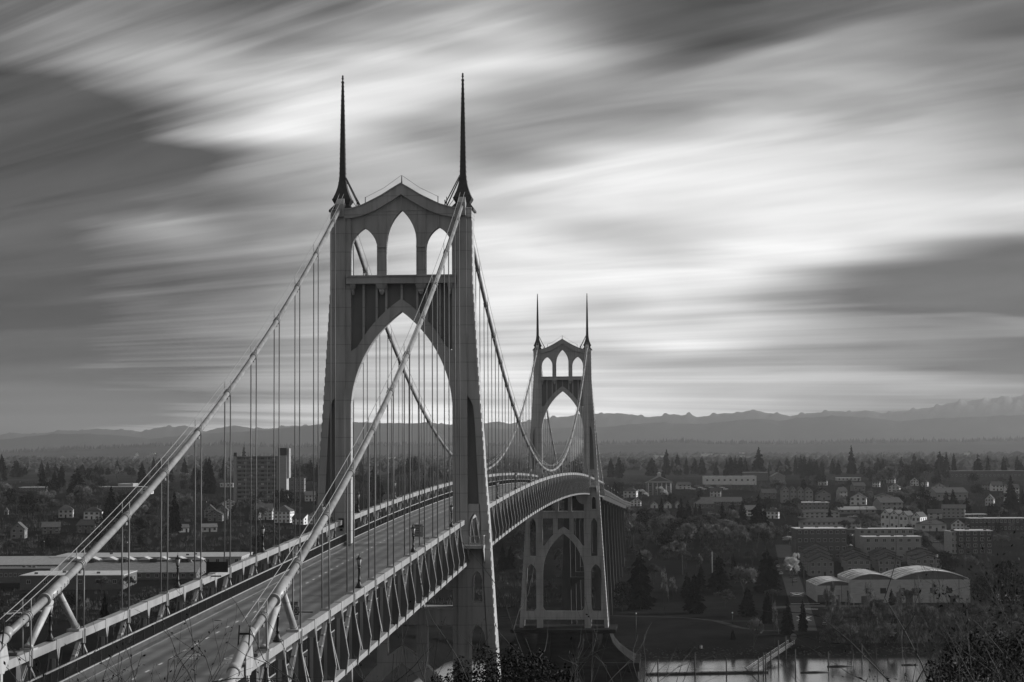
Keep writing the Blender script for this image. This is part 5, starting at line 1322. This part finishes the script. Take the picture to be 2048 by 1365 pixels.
#MARK_TREES
# ---------------------------------------------------------------- trees placed one by one
FIRS = [(1222, 955, 916, 10), (1238, 957, 914, 14), (1304, 952, 915, 13), (1333, 950, 899, 10), (1355, 950, 908, 11), (1373, 950, 913, 9), (1389, 948, 915, 9), (1404, 950, 914, 13), (1432, 950, 924, 8),
 (1453, 958, 917, 9), (1462, 958, 913, 10), (1471, 958, 912, 10), (1481, 958, 913, 10), (1491, 958, 916, 9), (1518, 955, 895, 19), (1574, 950, 916, 10), (1591, 950, 911, 8), (1602, 950, 909, 8), (1609, 950, 912, 9), (1619, 950, 916, 9), (1633, 950, 921, 8), (1643, 950, 921, 7), (1665, 948, 917, 8),
 (1703, 949, 891, 12), (1725, 948, 923, 6), (1756, 950, 916, 11), (1766, 950, 918, 8), (1803, 950, 914, 8), (1829, 950, 907, 12), (1880, 950, 903, 14), (1893, 950, 905, 10), (1908, 950, 906, 9), (1956, 955, 908, 12), (1976, 955, 911, 8), (2008, 955, 913, 9), (2022, 1018, 951, 19), (2035, 955, 912, 8),
 (1280, 1219, 1104, 33), (1389.5, 1227, 1149, 20), (1374, 1197, 1145, 13), (1402, 1182, 1128, 17), (1438, 1184, 1112, 21), (1467, 1160, 1108, 12), (1535, 1187, 1100, 24), (1495, 1234, 1176, 17), (1535, 1248, 1183, 14), (1466, 1280, 1259, 6), (1575, 1272, 1201, 14), (1606, 1264, 1201, 12),
 (1323, 1053, 997, 14), (1362, 1043, 997, 11), (1376, 1040, 1000, 10), (1391, 1032, 1006, 7), (1400, 1031, 1008, 6), (1445, 1052, 1004, 12), (1466, 1049, 1004, 11), (1485, 1047, 1002, 11), (1518, 1077, 991, 24), (1783, 1212, 1178, 8), (1826, 1205, 1186, 7), (1866, 1203, 1187, 7),
 (3, 965, 908, 12), (33, 955, 920, 13), (50, 950, 932, 9), (83, 955, 921, 12), (95, 952, 923, 9), (109, 984, 941, 15), (122, 975, 933, 13), (154, 997, 936, 21), (165, 950, 929, 11), (192, 955, 929, 11), (203, 950, 933, 8), (216, 950, 936, 9), (235, 947, 920, 8), (262, 950, 935, 9), (284, 977, 926, 13), (307, 955, 915, 8), (319, 955, 916, 8),
 (369, 955, 916, 13), (222, 1039, 972, 20), (349, 1068, 984, 14), (412, 960, 916, 10), (418, 988, 915, 18), (448, 958, 913, 9), (488, 945, 890, 10), (591, 950, 924, 8), (621, 962, 920, 15), (757, 1000, 952, 16), (748, 985, 930, 10), (861, 955, 926, 8), (209, 1240, 1183, 10), (564, 1005, 977, 10), (600, 960, 925, 8), (634, 965, 928, 8), (389, 965, 930, 10), (398, 990, 940, 12), (342, 965, 925, 9), (815, 955, 915, 9), (1150, 950, 918, 9), (1157, 950, 920, 8), (1120, 950, 925, 8)]
for u, vb, vt, hw in FIRS: tree('fir', u, vb, vt, hw)
for u, vb, vt, hw, k in [(1734, 962, 938, 15, 'round'), (1893, 962, 939, 14, 'round'), (1844, 1024, 976, 28, 'round'), (1644, 972, 944, 15, 'round'), (1690, 1014, 992, 14, 'round'), (22, 1018, 976, 20, 'round'), (66, 1020, 997, 8, 'round'), (1900, 1170, 1105, 26, 'round'), (1885, 1140, 1100, 20, 'round'), (2010, 1240, 1120, 45, 'round'), (1960, 1215, 1150, 30, 'round'),
                        (1774, 990, 930, 32, 'bare'), (1815, 985, 925, 26, 'dbare'), (1850, 985, 920, 28, 'dbare'), (1370, 1112, 1043, 32, 'bare'), (1440, 1105, 1046, 30, 'bare'), (1478, 1114, 1048, 34, 'bare'), (1292, 1108, 1062, 22, 'dbare'), (1487, 1198, 1130, 32, 'bare'), (1328, 1230, 1128, 15, 'sparse'), (1507, 1299, 1234, 20, 'bare'), (1549, 1300, 1194, 12, 'sparse'), (1345, 1200, 1150, 16, 'sparse'),
                        (1664, 1282, 1158, 22, 'bare'), (1738, 1290, 1150, 24, 'sparse'), (1800, 1290, 1160, 22, 'sparse'), (1840, 1275, 1140, 20, 'sparse'), (1870, 1270, 1150, 22, 'sparse'), (1700, 1275, 1170, 20, 'sparse'), (1245, 1070, 1000, 26, 'dbare'), (1258, 1100, 1010, 30, 'bare'), (1420, 1190, 1180, 16, 'dbare'), (1450, 1215, 1178, 22, 'dbare'), (1545, 1205, 1178, 20, 'dbare'),
                        (1585, 1172, 1112, 17, 'blossom'), (1590, 1150, 1104, 13, 'blossom'), (1578, 1092, 1072, 15, 'blossom'), (1322, 998, 972, 13, 'blossom'), (1285, 1000, 978, 12, 'blossom'), (1867, 1133, 1108, 12, 'blossom'), (1842, 1110, 1090, 9, 'blossom'), (1700, 1110, 1088, 9, 'blossom'),
                        (176, 1245, 1192, 16, 'sparse'), (140, 1015, 985, 16, 'bare'), (165, 1020, 968, 22, 'bare'), (205, 1000, 950, 20, 'dbare'), (520, 1055, 1010, 24, 'bare'), (480, 1045, 1000, 20, 'dbare'), (830, 985, 910, 24, 'dbare'), (795, 985, 930, 20, 'dbare'), (870, 980, 932, 20, 'dbare'), (720, 1000, 940, 22, 'dbare'), (690, 1000, 945, 18, 'dbare')]:
    tree(k, u, vb, vt, hw)
# filler trees between the houses, kept off them
fl_ = random.Random(17)
def clear(u, vt, vb, hw, D_):
    for (a, b, c, d, Dh) in HB:
        if D_ > Dh+12: 
            if a < u < b and vb > c and vb < d and False: return False
            continue
        ov = min(u+hw*0.8, b)-max(u-hw*0.8, a); ovv = min(vb, d)-max(vt, c)
        if ov > 0.22*(b-a) and ovv > 0.4*(d-c): return False
        if a+1 < u < b-1 and abs(D_-Dh) < 14: return False
    return True
def fill(n, u0, u1, v0, v1, kinds, hmin, hmax, avoid=True, wr=(0.38, 0.6)):
    k = 0; tries = 0
    while k < n and tries < n*14:
        tries += 1
        u = fl_.uniform(u0, u1); vb = fl_.uniform(v0, v1); p, D_ = at(u, vb); H = fl_.uniform(hmin, hmax); s = D_/F_PX; hp = H/s
        kind = fl_.choice(kinds); hw = hp*fl_.uniform(*wr)*(0.62 if kind == 'fir' else 1.0)
        if 1552 < u < 1625 and 1085 < vb < 1270: continue
        if avoid and not clear(u, vb-hp, vb, hw, D_): continue
        tree(kind, u, vb, vb-hp, hw); k += 1
fill(60, -40, 640, 938, 975, ['fir', 'dbare', 'dbare', 'round', 'bare', 'fir'], 10, 20)
fill(66, 1210, 2080, 936, 962, ['dbare', 'fir', 'dbare', 'round', 'bare', 'fir'], 10, 20)
fill(26, 650, 1200, 936, 965, ['dbare', 'dbare', 'fir', 'bare'], 10, 19)
fill(75, -30, 640, 972, 1048, ['dbare', 'dbare', 'bare', 'round', 'dbare'], 10, 18)
fill(40, -30, 640, 1050, 1112, ['dbare', 'dbare', 'round', 'dbare'], 7, 13)
fill(16, 0, 420, 1185, 1260, ['dbare', 'round', 'dbare'], 5, 9)
fill(70, 1230, 1590, 980, 1105, ['dbare', 'bare', 'dbare', 'bare', 'round'], 9, 17, wr=(0.42, 0.62))
fill(105, 1590, 2070, 960, 1075, ['dbare', 'bare', 'round', 'dbare', 'fir', 'bare'], 7, 14)
fill(30, 1600, 2060, 1075, 1160, ['dbare', 'round', 'dbare', 'bare'], 5, 9)
fill(34, 1640, 2070, 1212, 1300, ['dbare', 'dbare', 'bare', 'round'], 6, 11)
fill(18, 1000, 1250, 1090, 1230, ['dbare', 'dbare', 'round', 'fir'], 8, 14)
fill(34, 640, 1250, 965, 1095, ['dbare', 'dbare', 'round', 'fir', 'bare'], 9, 17)
fill(18, 1270, 1560, 1105, 1180, ['dbare', 'dbare', 'bare'], 7, 12)
# keep the 296 leafless trees that show largest
bare_ = sorted([q for q in TREES if q[1] in ('bare', 'dbare')], key=lambda q: -(q[3]-q[4]))
for q in bare_[296:]:
    for c_ in list(q[0].children): bpy.data.objects.remove(c_)
    bpy.data.objects.remove(q[0])
drop_ = set(id(q) for q in bare_[296:]); TREES = [q for q in TREES if id(q) not in drop_]
# labels by kind and neighbourhood
ZONES = [
 (lambda u, v: u < 460 and v < 990, 'on skyline left of the apartment tower'),
 (lambda u, v: u < 700 and v < 990, 'around the concrete apartment tower'),
 (lambda u, v: u < 640 and v < 1115, 'on dark slope above the factory'),
 (lambda u, v: u < 640, 'below the factory by the left truss'),
 (lambda u, v: u < 1210 and v < 1000, 'behind the hangers between both towers'),
 (lambda u, v: u < 1252, 'on far bank around the far tower legs'),
 (lambda u, v: u < 1560 and v < 968, 'on skyline right of the far tower'),
 (lambda u, v: u < 1820 and v < 968, 'on skyline above the middle town'),
 (lambda u, v: v < 968, 'on skyline at the right edge'),
 (lambda u, v: u < 1560 and v < 1115, 'on wooded slope above the park'),
 (lambda u, v: u < 1625, 'in the riverside park'),
 (lambda u, v: u < 1800 and v < 1070, 'among upper houses left of cream row'),
 (lambda u, v: v < 1070, 'among upper houses right of cream row'),
 (lambda u, v: v < 1175, 'among apartment blocks and row houses'),
 (lambda u, v: True, 'on bank before the barrel-roofed warehouses'),
]
buckets = {}
for o, kind, u, v, vt in TREES:
    for zi, (f_, nm) in enumerate(ZONES):
        if f_(u, v): break
    buckets.setdefault((kind, zi), []).append((u, o))
for (kind, zi), lst in buckets.items():
    lst.sort(key=lambda q: q[0]); desc = NAMES[kind][1]
    for i, (u, o) in enumerate(lst):
        if len(lst) == 1: lb_ = 'the one %s %s' % (desc, ZONES[zi][1])
        else: lb_ = '%s %s, %s from left' % (desc, ZONES[zi][1], ORD[i])
        tag(o, lb_, 'tree', '%ss %s' % (desc, ZONES[zi][1]))
#MARK_STUFF
# ---------------------------------------------------------------- uncountable greenery
def scatter_wood():
    m = MB(); r = random.Random(3)
    def spike(p, h, w_):
        k = 5; a0 = r.random()*6; base = [(p.x+math.cos(a0+q*1.2566)*w_, p.y+math.sin(a0+q*1.2566)*w_, p.z+h*.12) for q in range(k)]
        mid = [(p.x+math.cos(a0+q*1.2566+.4)*w_*.6, p.y+math.sin(a0+q*1.2566+.4)*w_*.6, p.z+h*r.uniform(.45, .65)) for q in range(k)]
        vs = base+mid+[(p.x, p.y, p.z+h)]
        m.add(vs, [(q, (q+1) % k, k+(q+1) % k, k+q) for q in range(k)]+[(k+q, k+(q+1) % k, 2*k) for q in range(k)])
    for _ in range(9000):
        D = 3000+6200*r.random()**1.2; S = r.uniform(-0.30, 0.30)*D; 
        dens_ = 0.5+0.5*sr(D/300, S/200, 2)
        if r.random() > 0.35+0.5*dens_: continue
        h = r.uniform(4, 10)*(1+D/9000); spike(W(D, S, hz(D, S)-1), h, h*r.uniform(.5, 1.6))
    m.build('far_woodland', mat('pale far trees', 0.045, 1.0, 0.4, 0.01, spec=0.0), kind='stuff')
    m2 = MB(); m_bak = m
    n = 1700
    for i in range(n):
        u = -80+2230*i/n+r.uniform(-2, 2)
        for row in range(2):
            D = 9800+r.uniform(-260, 60); c, _ = at(u, interp(RIDGE, u), 9800)
            S = (c-CAM).dot(RH); h = r.uniform(8, 24)*(1.3 if r.random() < .15 else 1); p = W(D, S, c.z-4)
            k = 4; w_ = h*r.uniform(.2, .4); a0 = r.random()*6
            vs = [(p.x+math.cos(a0+q*1.57)*w_, p.y+math.sin(a0+q*1.57)*w_, p.z) for q in range(k)]+[(p.x, p.y, p.z+h)]
            m2.add(vs, [(q, (q+1) % k, k) for q in range(k)])
    m2.build('ridge_woodland', HILL, kind='stuff')
scatter_wood()
def undergrowth():
    m = MB(); r = random.Random(8)
    def clump(p, h, n):
        for _ in range(n):
            q = p+Vector((r.gauss(0, h*.6), r.gauss(0, h*.6), 0)); d = Vector((r.uniform(-.5, .5), r.uniform(-.5, .5), 1)).normalized()*h*r.uniform(.4, 1); s_ = Vector((r.uniform(-1, 1), r.uniform(-1, 1), 0)).normalized()*.12
            m.add([q+s_, q-s_, q+d], [(0, 1, 2)])
    def zone(n, u0, u1, D0, D1, h0, h1, k):
        for _ in range(n):
            D = r.uniform(D0, D1); S = (r.uniform(u0, u1)-1024)/F_PX*D
            v = 894+(CAM.z-hz(D, S))/D*F_PX; u = 1024+S/D*F_PX
            if any(a < u < b and c < v < d+3 for a, b, c, d, _d in HB): continue
            if 1555 < u < 1625: continue
            clump(W(D, S, hz(D, S)-.1), r.uniform(h0, h1), k)
    zone(900, -100, 660, 1050, 1450, 1.5, 4, 16); zone(700, 1640, 2100, 740, 860, 1.0, 3.0, 16); zone(500, 1230, 2100, 1050, 2000, 1.5, 4, 14); zone(500, -100, 700, 760, 960, 1, 3, 14); zone(400, 700, 1240, 850, 1500, 1.5, 4, 14)
    zone(900, -100, 2150, 1500, 2400, 3, 7, 14)
    m.build('undergrowth', TWIG_D, kind='stuff')
undergrowth()
# ---------------------------------------------------------------- the near hillside: bushes on the slope in front of the viewpoint
LEAF = mat('dark bush leaves', 0.018, 0.7, 0.9, 6, spec=0.15)
TWN = mat('near twigs', 0.03, 0.7, 0.4, 6)
def near_bush(name, label, u, vt, D, wpx, kind, seed, n):
    r = random.Random(seed); S = (u-1024)/F_PX*D; s = D/F_PX; zt = CAM.z-(vt-894)*s; g = hz(D, S); H = zt-g; wr = wpx*s
    o = thing(name, label, 'bush', W(D, S, g), YAW)
    tw = MB(); lf = MB(); tips = []
    def grow(p, d, L, rr, lev, mx):
        pts = [p]; q = p; dd = d
        for _ in range(4): dd = (dd+rv(r, .22)+Vector((0, 0, .03))).normalized(); q = q+dd*L/4; pts.append(q)
        tw.tube(pts, [rr, rr*.85, rr*.7, rr*.55, rr*.4], 4, cap=False)
        for k in range(1, 5): tips.append((pts[k], dd, lev))
        if lev < mx:
            for _ in range(3 if kind != 'twiggy' else 4):
                grow(pts[r.randint(1, 4)], (dd+rv(r, .8)).normalized(), L*r.uniform(.45, .7), rr*.5, lev+1, mx)
    if kind == 'leafy':
        for _ in range(16):
            a = r.uniform(-1, 1); grow(Vector((a*wr*.5, r.uniform(-.8, .8), -.1)), Vector((a*.5, r.uniform(-.3, .3), 1)).normalized(), H*.75, .02, 0, 2)
        for _ in range(n):
            a = r.uniform(-1, 1); b = r.uniform(-1, 1); top = H*(1-0.10*a*a-.2*b*b)+.05*math.sin(a*17)+.04*math.sin(a*41+b*9)
            z = top*(1-abs(r.gauss(0, .12))); p = Vector((a*wr, b*wr*.7, z)); w_ = r.uniform(.010, .022)
            nrm = rv(r).normalized(); t_ = nrm.cross(rv(r)).normalized(); b_ = nrm.cross(t_)
            lf.add([p-t_*w_, p-b_*w_*.55, p+t_*w_, p+b_*w_*.55], [(0, 1, 2, 3)])
        for _ in range(26):
            a = r.uniform(-1.2, 1.2); grow(Vector((a*wr, r.uniform(-.5, .5), H*(.7-.3*a*a))), Vector((r.uniform(-.8, .8), r.uniform(-.3, .3), 1)).normalized(), r.uniform(.2, .55), .005, 1, 2)
    else:
        for _ in range(n):
            a = r.uniform(-1, 1); grow(Vector((a*wr, r.uniform(-.9, .9), H*(.45 if kind == 'upright' else .2))), Vector((r.uniform(-.35, .35), r.uniform(-.2, .2), 1)).normalized(), H*r.uniform(.28, .52)*(1-.25*abs(a)), .011, 0, 3 if kind == 'twiggy' else 2)
        for (p, dd, lev) in tips:
            if lev < 1: continue
            for _ in range(1 if r.random() < 0.55 else 0):
                w_ = r.uniform(.010, .022); nrm = rv(r).normalized(); t_ = (dd+rv(r, .8)).normalized(); b_ = nrm.cross(t_).normalized(); q = p+rv(r, .02)
                lf.add([q, q+t_*w_+b_*w_*.45, q+t_*w_*2, q+t_*w_-b_*w_*.45], [(0, 1, 2, 3)])
    tw.build('branches', TWN, o); lf.build('foliage', LEAF, o)
near_bush('leafy_bush', 'dense dark leafy bush at the bottom centre under the far tower pier', 1010, 1293, 21, 150, 'leafy', 5, 15000)
near_bush('twiggy_bush', 'small-leaved twiggy bush at bottom left over the roadway', 290, 1345, 17, 200, 'upright', 6, 60)
near_bush('twiggy_bush', 'dark tangled leafless shrub filling the lower right corner', 2000, 1130, 16, 110, 'twiggy', 7, 38)
near_bush('twiggy_bush', 'thin branching shrub left of the tangled shrub at lower right', 1860, 1240, 17, 80, 'twiggy', 8, 14)
near_bush('leafy_bush', 'low black leafy mass in the bottom right corner beneath the tangled shrub', 1975, 1262, 20, 125, 'leafy', 15, 13000)
near_bush('twiggy_bush', 'sparse bare twigs rising left of the leafy bush', 860, 1300, 20, 60, 'upright', 9, 10)
near_bush('twiggy_bush', 'sparse bare twigs rising right of the leafy bush', 1160, 1290, 20, 60, 'upright', 10, 10)
#MARK_HAZE
# ---------------------------------------------------------------- haze and smoke
def volume(name, dens_, col=1.0, aniso=0.2):
    m = bpy.data.materials.new(name); m.use_nodes = True; N = m.node_tree.nodes; L = m.node_tree.links; N.clear()
    v = N.new('ShaderNodeVolumePrincipled'); v.inputs['Density'].default_value = dens_; v.inputs['Color'].default_value = (col, col, col, 1); v.inputs['Anisotropy'].default_value = aniso
    o = N.new('ShaderNodeOutputMaterial'); L.new(v.outputs[0], o.inputs['Volume']); return m
hb = MB(); hb.box(-9000, 11000, -1200, 20300, -8, 555)
h = hb.build('haze', volume('pale haze', 0.000034, 1.0, 0.35), kind='stuff')
#MARK_END

def plume(label, u, v0, v1, w0, w1, drift, D, dens_):
    p0, _ = at(u, v0, D); sc_ = D/F_PX; Hh = (v0-v1)*sc_
    r = random.Random(int(u)); m = MB(); pts = []; rr = []
    for i in range(9):
        t = i/8; pts.append(Vector((drift*sc_*t, 0, Hh*t))); rr.append(lerp(t**0.7, w0, w1)*sc_*(1+0.15*math.sin(i*2.1)))
    rr[-1] *= 0.6
    m.tube(pts, rr, 12); o = m.build('steam_plume', volume('steam %d' % u, dens_, 1.0, 0.3)); o.location = p0; tag(o, label, 'steam')
    import bmesh
    bm = bmesh.new(); bm.from_mesh(o.data); bmesh.ops.recalc_face_normals(bm, faces=bm.faces); bm.to_mesh(o.data); bm.free()
plume('tall white steam plume rising behind the right hangers of the far tower', 1140, 925, 876, 5, 17, 22, 3900, 0.012)
plume('small white steam wisp left of the apartment tower', 266, 921, 907, 1.5, 4, 10, 3900, 0.03)
plume('tiny white steam wisp at the far left of the plain', 121, 923, 913, 1, 3, 5, 3900, 0.02)
